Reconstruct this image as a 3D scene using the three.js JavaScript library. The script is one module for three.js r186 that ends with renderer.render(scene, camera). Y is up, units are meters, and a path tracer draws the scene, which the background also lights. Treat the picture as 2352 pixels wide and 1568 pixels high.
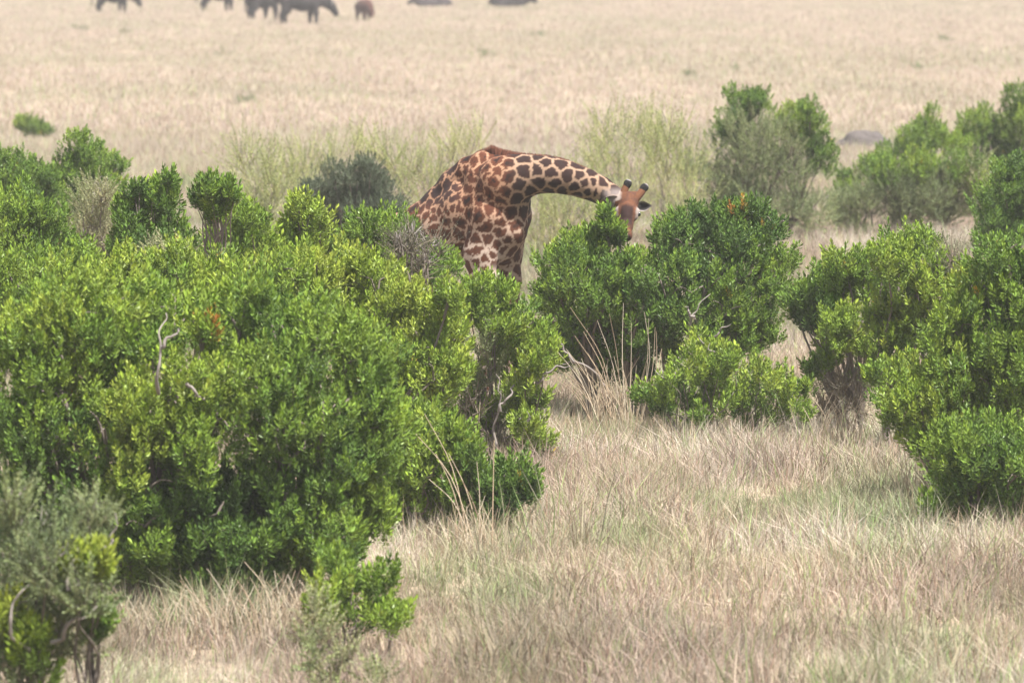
import * as THREE from 'three';
import { mergeGeometries } from 'three/addons/utils/BufferGeometryUtils.js';

// ---------------------------------------------------------------- camera, sky, sun, exposure
const W = 1024, H = 682, F = 9500, EYE = 5.5, HORIZON = -85;
const scene = new THREE.Scene();
const camera = new THREE.PerspectiveCamera(2 * Math.atan(H / 2 / F) * 180 / Math.PI, W / H, 1, 9000);
camera.position.set(0, EYE, 0);
camera.lookAt(0, EYE - (H / 2 - HORIZON) / F * 100, -100);
camera.focus = 95;
camera.userData.fStop = 5.6;
camera.setFocalLength && (camera.filmGauge = 36);
camera.updateProjectionMatrix();

const sunDir = new THREE.Vector3(0.42, 1.12, 0.46).normalize();
{ // hazy bright sky with thin high cloud
  const w = 256, h = 128, data = new Float32Array(w * h * 4);
  const wave = (x, y, z) => 0.5 + 0.25 * Math.sin(x * 5.1 + 2 * Math.sin(z * 3.7)) + 0.25 * Math.sin(z * 6.3 + 1.7 * Math.sin(x * 4.1 + y * 2));
  for (let j = 0; j < h; j++) for (let i = 0; i < w; i++) {
    const el = ((j + 0.5) / h - 0.5) * Math.PI, az = ((i + 0.5) / w - 0.5) * 2 * Math.PI, y = Math.sin(el), x = Math.cos(el) * Math.cos(az), z = Math.cos(el) * Math.sin(az);
    const t = Math.pow(Math.max(0, 1 - Math.max(y, 0)), 2.5), near = Math.max(0, x * sunDir.x + y * sunDir.y + z * sunDir.z), glow = 0.35 * Math.pow(near, 6), c = 0.16 * wave(x, y, z) * (y > 0 ? 1 : 0);
    const o = (j * w + i) * 4;
    const k = 0.5; data[o] = k * (0.42 + 0.30 * t + glow + c); data[o + 1] = k * (0.48 + 0.24 * t + glow * 0.97 + c); data[o + 2] = k * (0.59 + 0.10 * t + glow * 0.9 + c); data[o + 3] = 1;
  }
  const t = new THREE.DataTexture(data, w, h, THREE.RGBAFormat, THREE.FloatType);
  t.mapping = THREE.EquirectangularReflectionMapping; t.magFilter = t.minFilter = THREE.LinearFilter; t.needsUpdate = true;
  scene.background = t; scene.environment = t;
}
const sun = new THREE.DirectionalLight(0xfff9f2, 5.0);
sun.position.copy(sunDir).multiplyScalar(120).add(new THREE.Vector3(0, 0, -95));
sun.target.position.set(0, 0, -95);
sun.castShadow = true; sun.shadow.radius = 4; sun.shadow.mapSize.set(4096, 4096);
Object.assign(sun.shadow.camera, { left: -40, right: 40, top: 60, bottom: -60, near: 1, far: 400 });
scene.add(sun, sun.target);
const renderer = new THREE.WebGLRenderer({ antialias: true });
renderer.setSize(W, H);
renderer.toneMapping = THREE.LinearToneMapping;
renderer.toneMappingExposure = 2.6;
renderer.shadowMap.enabled = true;
scene.fog = new THREE.FogExp2(0xfffcfa, 0.00028);

// ---------------------------------------------------------------- helpers
let seed = 1234567;
const reseed = s => { seed = (s * 2654435761) >>> 0; };
const rnd = () => { seed = (seed + 0x6D2B79F5) | 0; let t = Math.imul(seed ^ (seed >>> 15), 1 | seed); t = (t + Math.imul(t ^ (t >>> 7), 61 | t)) ^ t; return ((t ^ (t >>> 14)) >>> 0) / 4294967296; };
const rr = (a, b) => a + (b - a) * rnd();
const clamp = (x, a = 0, b = 1) => Math.max(a, Math.min(b, x));
const mix = (a, b, t) => a + (b - a) * t;
const smooth = (a, b, x) => { const t = clamp((x - a) / (b - a)); return t * t * (3 - 2 * t); };
const hash3 = (x, y, z) => { let h = Math.imul(x, 374761393) ^ Math.imul(y, 668265263) ^ Math.imul(z, 2147483647 ^ 0x5bd1e995); h = Math.imul(h ^ (h >>> 13), 1274126177); return ((h ^ (h >>> 16)) >>> 0) / 4294967296; };
function noise(x, y, z = 0) {
  const xi = Math.floor(x), yi = Math.floor(y), zi = Math.floor(z); let u = x - xi, v = y - yi, w = z - zi;
  u = u * u * (3 - 2 * u); v = v * v * (3 - 2 * v); w = w * w * (3 - 2 * w);
  const g = (a, b, c) => hash3(xi + a, yi + b, zi + c);
  return mix(mix(mix(g(0, 0, 0), g(1, 0, 0), u), mix(g(0, 1, 0), g(1, 1, 0), u), v), mix(mix(g(0, 0, 1), g(1, 0, 1), u), mix(g(0, 1, 1), g(1, 1, 1), u), v), w);
}
const fbm = (x, y, z = 0) => (noise(x, y, z) * 4 + noise(x * 2.1, y * 2.1, z * 2.1 + 7) * 2 + noise(x * 4.3, y * 4.3, z * 4.3 + 3)) / 7;
const V = (x, y, z) => new THREE.Vector3(x, y, z);
const mixc = (a, b, t) => [mix(a[0], b[0], t), mix(a[1], b[1], t), mix(a[2], b[2], t)];
// ground height
const hgt = (x, z) => { const f = clamp(1 - (Math.abs(x) - 60) / 60) * clamp(1 - (-z - 700) / 200); return f <= 0 ? 0 : f * ((fbm(x / 16 + 40, z / 16) - 0.5) * 0.22 + (noise(x / 1.7, z / 1.7, 5) - 0.5) * 0.07); };
const K = 2352 / 1024;
// a place in the valley: across and up as angles from the viewpoint, at a given distance in metres
const place = (X, Y, d) => V((X / K - 512) / F * d, EYE - (Y / K - HORIZON) / F * d, -d);
const onGround = (X, d) => { const x = (X / K - 512) / F * d; return V(x, hgt(x, -d), -d); };
const perM = d => F * K / d;

const used = {};
const numbered = n => { const k = used[n] = (used[n] ?? -1) + 1; return k ? `${n}_${String(k).padStart(3, '0')}` : n; };
function thing(name, label, category, pos, group) {
  const o = new THREE.Group(); o.name = numbered(name); o.position.copy(pos); o.userData = { label, category };
  if (group) o.userData.group = group;
  scene.add(o); return o;
}
function part(name, geo, mat, parent, extra) {
  const m = new THREE.Mesh(geo, mat); m.name = name; m.castShadow = m.receiveShadow = true; if (extra) Object.assign(m.userData, extra);
  parent.add(m); return m;
}
function setColors(geo, fn) {
  const p = geo.attributes.position, c = new Float32Array(p.count * 3);
  for (let i = 0; i < p.count; i++) { const k = fn(p.getX(i), p.getY(i), p.getZ(i), i); c[i * 3] = k[0]; c[i * 3 + 1] = k[1]; c[i * 3 + 2] = k[2]; }
  geo.setAttribute('color', new THREE.BufferAttribute(c, 3)); return geo;
}
function limb(pts, r0, r1, sides = 6, seg = 7, wob = 0) {          // a tapered bent tube through points
  const curve = new THREE.CatmullRomCurve3(pts), pos = [], idx = [];
  let nrm = V(1, 0, 0);
  for (let i = 0; i <= seg; i++) {
    const t = i / seg, p = curve.getPoint(t), tg = curve.getTangent(t);
    nrm.sub(tg.clone().multiplyScalar(nrm.dot(tg))); if (nrm.lengthSq() < 1e-6) nrm.set(0, 0, 1); nrm.normalize();
    const b = tg.clone().cross(nrm), r = mix(r0, r1, t) * (1 + wob * (rnd() - 0.5));
    for (let k = 0; k < sides; k++) { const a = k / sides * Math.PI * 2, c = Math.cos(a) * r, s = Math.sin(a) * r; pos.push(p.x + nrm.x * c + b.x * s, p.y + nrm.y * c + b.y * s, p.z + nrm.z * c + b.z * s); }
    if (i) for (let k = 0; k < sides; k++) { const a = (i - 1) * sides + k, e = (i - 1) * sides + (k + 1) % sides; idx.push(a, e, a + sides, e, e + sides, a + sides); }
  }
  const n = pos.length / 3, end = curve.getPoint(1); pos.push(end.x, end.y, end.z);
  for (let k = 0; k < sides; k++) idx.push(n - sides + k, n - sides + (k + 1) % sides, n);
  const g = new THREE.BufferGeometry(); g.setAttribute('position', new THREE.Float32BufferAttribute(pos, 3)); g.setIndex(idx); g.computeVertexNormals(); return g;
}
function soft(bones, k) {                                           // smooth union of tapered capsules
  const n = bones.length, A = new Float64Array(n * 8);
  bones.forEach(([a, b, r1, r2], i) => { A.set([a.x, a.y, a.z, b.x - a.x, b.y - a.y, b.z - a.z, r1, r2], i * 8); });
  return (x, y, z) => {
    let d = 1e3;
    for (let i = 0; i < n; i++) {
      const o = i * 8, px = x - A[o], py = y - A[o + 1], pz = z - A[o + 2], bx = A[o + 3], by = A[o + 4], bz = A[o + 5];
      const l = bx * bx + by * by + bz * bz, t = l ? Math.max(0, Math.min(1, (px * bx + py * by + pz * bz) / l)) : 0;
      const e = Math.sqrt((px - bx * t) ** 2 + (py - by * t) ** 2 + (pz - bz * t) ** 2) - (A[o + 6] + (A[o + 7] - A[o + 6]) * t);
      const h = k - Math.abs(d - e);
      d = Math.min(d, e) - (h > 0 ? h * h / (4 * k) : 0);
    }
    return d;
  };
}
function skin(sdf, lo, hi, h) {                                     // surface nets
  const B = 8, nx = Math.ceil((hi[0] - lo[0]) / h / B) * B, ny = Math.ceil((hi[1] - lo[1]) / h / B) * B, nz = Math.ceil((hi[2] - lo[2]) / h / B) * B;
  const sx = nx + 1, sy = ny + 1, sz = nz + 1, val = new Float32Array(sx * sy * sz).fill(1), done = new Uint8Array(sx * sy * sz), act = [];
  const at = (i, j, k) => (k * sy + j) * sx + i;
  for (let bk = 0; bk < nz; bk += B) for (let bj = 0; bj < ny; bj += B) for (let bi = 0; bi < nx; bi += B) {
    const d = sdf(lo[0] + (bi + B / 2) * h, lo[1] + (bj + B / 2) * h, lo[2] + (bk + B / 2) * h);
    if (Math.abs(d) > B * h * 1.05) { continue; }
    act.push([bi, bj, bk]);
    for (let k = bk; k <= bk + B; k++) for (let j = bj; j <= bj + B; j++) for (let i = bi; i <= bi + B; i++) {
      const q = at(i, j, k); if (!done[q]) { done[q] = 1; val[q] = sdf(lo[0] + i * h, lo[1] + j * h, lo[2] + k * h); }
    }
  }
  const vid = new Map(), pos = [], idx = [];
  const C = [[0, 0, 0], [1, 0, 0], [0, 1, 0], [1, 1, 0], [0, 0, 1], [1, 0, 1], [0, 1, 1], [1, 1, 1]], E = [[0, 1], [2, 3], [4, 5], [6, 7], [0, 2], [1, 3], [4, 6], [5, 7], [0, 4], [1, 5], [2, 6], [3, 7]];
  const g = new Float64Array(8);
  for (const [bi, bj, bk] of act) for (let k = bk; k < bk + B; k++) for (let j = bj; j < bj + B; j++) for (let i = bi; i < bi + B; i++) {
    let m = 0; for (let c = 0; c < 8; c++) { g[c] = val[at(i + C[c][0], j + C[c][1], k + C[c][2])]; if (g[c] < 0) m |= 1 << c; }
    if (m === 0 || m === 255) continue;
    let x = 0, y = 0, z = 0, n = 0;
    for (const [a, b] of E) if ((g[a] < 0) !== (g[b] < 0)) { const t = g[a] / (g[a] - g[b]); x += mix(C[a][0], C[b][0], t); y += mix(C[a][1], C[b][1], t); z += mix(C[a][2], C[b][2], t); n++; }
    vid.set(at(i, j, k), pos.length / 3); pos.push(lo[0] + (i + x / n) * h, lo[1] + (j + y / n) * h, lo[2] + (k + z / n) * h);
  }
  const quad = (a, b, c, d, f) => { if (a === undefined || b === undefined || c === undefined || d === undefined) return; f ? idx.push(a, b, c, a, c, d) : idx.push(a, c, b, a, d, c); };
  for (const key of vid.keys()) {
    const i = key % sx, j = Math.floor(key / sx) % sy, k = Math.floor(key / sx / sy), v0 = val[key] < 0;
    if (i && j && k) {
      if (v0 !== (val[at(i + 1, j, k)] < 0)) quad(vid.get(at(i, j - 1, k - 1)), vid.get(at(i, j, k - 1)), vid.get(key), vid.get(at(i, j - 1, k)), v0);
      if (v0 !== (val[at(i, j + 1, k)] < 0)) quad(vid.get(at(i - 1, j, k - 1)), vid.get(at(i - 1, j, k)), vid.get(key), vid.get(at(i, j, k - 1)), v0);
      if (v0 !== (val[at(i, j, k + 1)] < 0)) quad(vid.get(at(i - 1, j - 1, k)), vid.get(at(i, j - 1, k)), vid.get(key), vid.get(at(i - 1, j, k)), v0);
    }
  }
  const geo = new THREE.BufferGeometry(); geo.setAttribute('position', new THREE.Float32BufferAttribute(pos, 3)); geo.setIndex(idx); geo.computeVertexNormals(); return geo;
}
function texture(n, fn, srgb = true) {
  const a = new Uint8Array(n * n * 4);
  for (let j = 0; j < n; j++) for (let i = 0; i < n; i++) { const c = fn(i, j), o = (j * n + i) * 4; a[o] = c[0] * 255; a[o + 1] = c[1] * 255; a[o + 2] = c[2] * 255; a[o + 3] = 255; }
  const t = new THREE.DataTexture(a, n, n); t.wrapS = t.wrapT = THREE.RepeatWrapping; t.magFilter = THREE.LinearFilter; if (srgb) t.colorSpace = THREE.SRGBColorSpace; t.needsUpdate = true; return t;
}

// ---------------------------------------------------------------- ground
{
  const xs = [], zs = [];
  for (const x of [-3500, -2000, -1200, -700, -420, -260, -180, -130, -100, -80, -68]) xs.push(x);
  for (let x = -60; x <= 60; x += 0.6) xs.push(x);
  for (const x of [68, 80, 100, 130, 180, 260, 420, 700, 1200, 2000, 3500]) xs.push(x);
  for (const d of [-3500, -1500, -600, -200, -60, -10, 20, 40]) zs.push(-d);
  for (let d = 50; d < 200; d += 0.5) zs.push(-d);
  for (let d = 200; d < 720; d += 2.5) zs.push(-d);
  for (const d of [730, 780, 850, 950, 1200, 1600, 2400, 4000, 7000]) zs.push(-d);
  const pos = [], uv = [], idx = [], nx = xs.length;
  for (const z of zs) for (const x of xs) { pos.push(x, hgt(x, z), z); uv.push(x / 3, z / 3); }
  for (let j = 0; j < zs.length - 1; j++) for (let i = 0; i < nx - 1; i++) { const a = j * nx + i; idx.push(a, a + 1, a + nx, a + 1, a + nx + 1, a + nx); }
  const g = new THREE.BufferGeometry(); g.setAttribute('position', new THREE.Float32BufferAttribute(pos, 3)); g.setAttribute('uv', new THREE.Float32BufferAttribute(uv, 2)); g.setIndex(idx); g.computeVertexNormals();
  const per = (x, y, n, s) => { const u = x / n * s, v = y / n * s; return noise(u, v, s) * (1 - x / n) + noise(u - s, v, s) * (x / n); };
  const t = texture(512, (i, j) => { const a = per(i, j, 512, 60), b = per(i, j, 512, 9), c = noise(i * 0.9, j * 0.25, 9); const k = 0.54 + 0.22 * (a - 0.5) + 0.2 * (b - 0.5) + 0.16 * (c - 0.5); return [k, k * 0.89, k * 0.75]; });
  const m = new THREE.Mesh(g, new THREE.MeshStandardMaterial({ map: t, roughness: 1 }));
  m.name = 'ground'; m.userData.kind = 'structure'; m.receiveShadow = true; scene.add(m);
}

// ---------------------------------------------------------------- grass
const grassMat = new THREE.MeshPhysicalMaterial({ vertexColors: true, roughness: 1, transmission: 0.3, thickness: 0, side: THREE.DoubleSide });
function tuft(blades, height, spread, width, lean, bent = 1, c0 = 0.5, c1 = 1.35, gf = 0.16) {
  const pos = [], col = [];
  for (let i = 0; i < blades; i++) {
    const a = rnd() * 6.283, q = Math.sqrt(rnd()) * spread, x = Math.cos(a) * q, z = Math.sin(a) * q, h = height * rr(0.45, 1.1), la = a + rr(-1.2, 1.2), l = h * rr(0.1, lean), w = width * rr(0.6, 1.3);
    const fa = rnd() * 6.283, wx = Math.cos(fa) * w / 2, wz = Math.sin(fa) * w / 2;
    const P = t => [x + Math.cos(la) * l * t ** 1.8 * bent + 0.12 * l, h * (t - 0.22 * (l / h) * t * t), z + Math.sin(la) * l * t ** 1.8 * bent];
    const a0 = P(0), a1 = P(0.5), a2 = P(1), k = rr(c0, c1), green = rnd() < gf ? 1 : 0, brown = rnd() < 0.14 ? 1 : 0;
    const c = green ? [0.62 * k, 0.92 * k, 0.42 * k] : brown ? [0.72 * k, 0.58 * k, 0.5 * k] : [k, k * rr(0.94, 1), k * rr(0.86, 1)];
    const w1 = 0.8;
    pos.push(a0[0] - wx, a0[1] - 0.02, a0[2] - wz, a0[0] + wx, a0[1] - 0.02, a0[2] + wz, a1[0] + wx * w1, a1[1], a1[2] + wz * w1,
      a0[0] - wx, a0[1] - 0.02, a0[2] - wz, a1[0] + wx * w1, a1[1], a1[2] + wz * w1, a1[0] - wx * w1, a1[1], a1[2] - wz * w1,
      a1[0] - wx * w1, a1[1], a1[2] - wz * w1, a1[0] + wx * w1, a1[1], a1[2] + wz * w1, a2[0], a2[1], a2[2]);
    for (let n = 0; n < 9; n++) col.push(...c);
  }
  const g = new THREE.BufferGeometry(); g.setAttribute('position', new THREE.Float32BufferAttribute(pos, 3)); g.setAttribute('color', new THREE.Float32BufferAttribute(col, 3)); g.computeVertexNormals(); return g;
}
const STRAW = [0.435, 0.372, 0.283], PINK = [0.43, 0.352, 0.285], GREEN = [0.21, 0.265, 0.125], BROWN = [0.25, 0.19, 0.148], PALE = [0.53, 0.488, 0.415];
function grassTint(x, z) {
  let c = mixc(STRAW, PINK, smooth(0.3, 0.6, fbm(x / 3 + 9, z / 9)));
  c = mixc(c, PALE, smooth(0.55, 0.75, noise(x / 1.1, z / 3, 31)) * 0.8);
  { const edge = -z + 110 * (fbm(x / 9 + 2, z / 26, 12) - 0.5); if (edge > 170) c = mixc(c, [0.46, 0.394, 0.335], 0.85 * smooth(170, 240, edge)); }   // tint turns pinker with distance from the viewpoint, along a noise-broken edge
  if (x < -1.2 && -z < 77) c = mixc(c, BROWN, 0.75 * smooth(0.4, 0.6, fbm(x * 1.3, z / 2, 6)) * smooth(77, 75, -z) * smooth(-1.2, -1.6, x));
  const d = -z, s = d > 200 ? 9 : 1.1;
  c = mixc(c, GREEN, smooth(0.42, 0.68, fbm(x / s + 70, z / (s * 3.2), 2)) * (d > 200 ? 0.2 : 0.75));
  c = mixc(c, BROWN, smooth(0.55, 0.72, fbm(x / 1.2 + 20, z / 4, 8)) * (d > 200 ? 0.12 : 0.7));
  return c;
}
function field(name, label, variants, d0, d1, density, sc, margin) {
  const half = d => d * 0.0545 + margin, mats = variants.map(() => []), q = new THREE.Quaternion(), e = new THREE.Euler(), m = new THREE.Matrix4();
  const hm = half(d1), n = Math.round((d1 - d0) * 2 * hm * density);
  const list = variants.map(() => []);
  for (let i = 0; i < n; i++) {
    const d = rr(d0, d1), x = rr(-hm, hm); if (Math.abs(x) > half(d)) continue;
    const thin = fbm(x / 2.5 + 3, -d / 5, 4); if (d < 200 && rnd() > 0.55 + thin) continue;
    if (d1 > 120 && rnd() > (d1 < 300 ? smooth(260, 190, d) : smooth(180, 245, d))) continue;   // the two swards mingle where they meet
    const s = sc(x, -d); if (s <= 0) continue;
    list[Math.floor(rnd() * variants.length)].push([x, -d, s, rnd() * 6.283, rr(-0.3, 0.3), rr(-0.35, 0.3), rr(0.8, 1.15)]);
  }
  variants.forEach((g, v) => {
    const L = list[v], im = new THREE.InstancedMesh(g, grassMat, L.length), c = new THREE.Color();
    L.forEach(([x, z, s, a, tx, tz, k], i) => {
      m.compose(V(x, hgt(x, z), z), q.setFromEuler(e.set(tx, a, tz)), V(s, s, s)); im.setMatrixAt(i, m);
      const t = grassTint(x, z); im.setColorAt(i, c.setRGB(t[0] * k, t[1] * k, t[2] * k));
    });
    im.name = numbered(name); im.userData = { kind: 'stuff', label: label[v], category: 'grass' }; im.castShadow = im.receiveShadow = true; scene.add(im);
  });
}
reseed(11);
field('dry_grass', ['wispy upright straw grass in the foreground clearing', 'shorter tangled straw grass in the foreground clearing', 'bent pale grass leaning over the foreground clearing', 'low matted litter grass under the foreground clearing stalks'],
  [tuft(20, 0.36, 0.16, 0.009, 0.6), tuft(30, 0.2, 0.2, 0.010, 1.2), tuft(16, 0.42, 0.16, 0.008, 1.1), tuft(26, 0.16, 0.22, 0.011, 1.4)], 58, 114, 34, (x, z) => 0.25 + 1.25 * fbm(x / 1.1 + 5, z / 3, 1), 4);
field('grass_stalks', ['scattered thin pale seed stalks standing above the foreground grass', 'scattered leaning pale seed stalks above the foreground grass'],
  [tuft(5, 0.75, 0.16, 0.0075, 0.5), tuft(6, 0.6, 0.2, 0.008, 0.9)], 58, 114, 1.6, (x, z) => Math.max(0, 1.7 * fbm(x / 1.6 + 50, z / 5, 1) - 0.1), 2.5);
field('savanna_grass', ['straw grass between and behind the shrubs', 'low matted straw grass between and behind the shrubs'],
  [tuft(26, 0.40, 0.2, 0.011, 0.55, 1, 0.66, 1.25, 0.08), tuft(30, 0.24, 0.24, 0.013, 0.9, 1, 0.66, 1.25, 0.08)], 114, 260, 11, (x, z) => 0.6 + 0.6 * fbm(x / 4 + 5, z / 9, 1), 7);
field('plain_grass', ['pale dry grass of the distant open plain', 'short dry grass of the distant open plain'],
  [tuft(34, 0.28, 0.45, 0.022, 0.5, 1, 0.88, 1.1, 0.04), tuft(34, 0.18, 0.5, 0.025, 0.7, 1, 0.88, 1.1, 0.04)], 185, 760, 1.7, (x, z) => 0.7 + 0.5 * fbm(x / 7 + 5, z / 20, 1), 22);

// ---------------------------------------------------------------- shrubs
const leafMat = new THREE.MeshPhysicalMaterial({ vertexColors: true, roughness: 0.85, transmission: 0.28, thickness: 0, specularIntensity: 0.4, clearcoat: 0.22, clearcoatRoughness: 0.32, side: THREE.DoubleSide });
const dullLeafMat = new THREE.MeshPhysicalMaterial({ vertexColors: true, roughness: 0.95, transmission: 0.3, thickness: 0, side: THREE.DoubleSide });
const barkTex = texture(128, (i, j) => { const k = 0.36 + 0.22 * (noise(i / 5, j / 22, 1) - 0.5) + 0.12 * (noise(i / 2, j / 3, 2) - 0.5); return [k * 1.04, k * 0.96, k * 0.88]; });
const barkMat = new THREE.MeshStandardMaterial({ color: new THREE.Color().setRGB(0.15, 0.125, 0.105), roughness: 0.95 });
const deadMat = new THREE.MeshStandardMaterial({ color: new THREE.Color().setRGB(0.2, 0.175, 0.158), roughness: 0.95 });
function sprig({ leaves, len, wid, stem, spread, twig, young }) {
  const pos = [], col = [];
  const tri = (a, b, c, k) => { pos.push(a.x, a.y, a.z, b.x, b.y, b.z, c.x, c.y, c.z); for (let i = 0; i < 3; i++) col.push(...k); };
  for (let i = 0; i < leaves; i++) {
    const t = (i + 0.5) / leaves, az = i * 2.4 + rr(-0.4, 0.4), tilt = mix(spread, 0.25, t) + rr(-0.25, 0.25), L = len * rr(0.75, 1.2) * mix(1, 0.8, t), w = wid * rr(0.8, 1.2) * 0.5;
    const o = V(0, stem * t, 0), dir = V(Math.cos(az) * Math.sin(tilt), Math.cos(tilt), Math.sin(az) * Math.sin(tilt)), side = V(-Math.sin(az), 0, Math.cos(az)), n = dir.clone().cross(side).normalize();
    const tw = rr(-0.5, 0.5); side.applyAxisAngle(dir, tw); n.applyAxisAngle(dir, tw);
    const f = w * rr(0.15, 0.5), at = (u, s, h) => o.clone().addScaledVector(dir, L * u).addScaledVector(side, s).addScaledVector(n, h);
    const b = at(0.06, 0, 0), m = at(0.6, 0, -0.2 * f), tip = at(1, 0, -0.5 * f), l = at(0.6, -w, f), r = at(0.6, w, f), k0 = rr(0.6, 1.35), y = young * t;
    const k = [k0 * (1 + 0.5 * y), k0 * (1 + 0.35 * y), k0 * rr(0.8, 1.1)];
    tri(b, m, l, k); tri(l, m, tip, k); tri(b, r, m, k); tri(r, tip, m, k);
  }
  if (twig) for (let s = 0; s < 3; s++) {
    const a = s * 2.09, c = (s + 1) * 2.09, p = V(Math.cos(a) * twig, -stem * 0.35, Math.sin(a) * twig), q = V(Math.cos(c) * twig, -stem * 0.35, Math.sin(c) * twig), e = V(0, stem * 0.97, 0);
    tri(p, e, q, [1.3, 1.08, 1.12]);
  }
  const g = new THREE.BufferGeometry(); g.setAttribute('position', new THREE.Float32BufferAttribute(pos, 3)); g.setAttribute('color', new THREE.Float32BufferAttribute(col, 3)); g.computeVertexNormals(); return g;
}
reseed(5);
const SPECIES = {
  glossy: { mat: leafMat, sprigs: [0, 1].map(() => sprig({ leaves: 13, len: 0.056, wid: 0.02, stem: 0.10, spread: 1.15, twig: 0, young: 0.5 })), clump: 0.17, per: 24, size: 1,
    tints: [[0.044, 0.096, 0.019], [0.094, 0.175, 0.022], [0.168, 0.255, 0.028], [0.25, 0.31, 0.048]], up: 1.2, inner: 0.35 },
  fine: { mat: dullLeafMat, sprigs: [0, 1].map(() => sprig({ leaves: 16, len: 0.036, wid: 0.015, stem: 0.15, spread: 1.1, twig: 0.004, young: 0.2 })), clump: 0.2, per: 15, size: 1,
    tints: [[0.07, 0.105, 0.04], [0.11, 0.155, 0.055], [0.17, 0.21, 0.08], [0.24, 0.245, 0.13]], up: 0.6, inner: 0.4 },
  dark: { mat: dullLeafMat, sprigs: [0, 1].map(() => sprig({ leaves: 20, len: 0.03, wid: 0.013, stem: 0.12, spread: 1.2, twig: 0.003, young: 0.1 })), clump: 0.16, per: 22, size: 1,
    tints: [[0.036, 0.062, 0.030], [0.05, 0.08, 0.038], [0.07, 0.10, 0.048], [0.09, 0.115, 0.055]], up: 0.7, inner: 0.35 },
  feathery: { mat: dullLeafMat, sprigs: [0, 1].map(() => sprig({ leaves: 16, len: 0.034, wid: 0.014, stem: 0.3, spread: 1.0, twig: 0.005, young: 0.2 })), clump: 0.3, per: 9, size: 1.1,
    tints: [[0.17, 0.22, 0.07], [0.23, 0.28, 0.09], [0.29, 0.33, 0.12], [0.28, 0.26, 0.16]], up: 0.9, inner: 0.5 },
  twiggy: { mat: dullLeafMat, sprigs: [0, 1].map(() => sprig({ leaves: 8, len: 0.024, wid: 0.01, stem: 0.26, spread: 0.9, twig: 0.006, young: 0 })), clump: 0.22, per: 13, size: 1,
    tints: [[0.08, 0.082, 0.05], [0.115, 0.115, 0.068], [0.16, 0.15, 0.095], [0.2, 0.175, 0.125]], up: 0.5, inner: 0.6 },
};
let shrubNo = 0;
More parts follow.
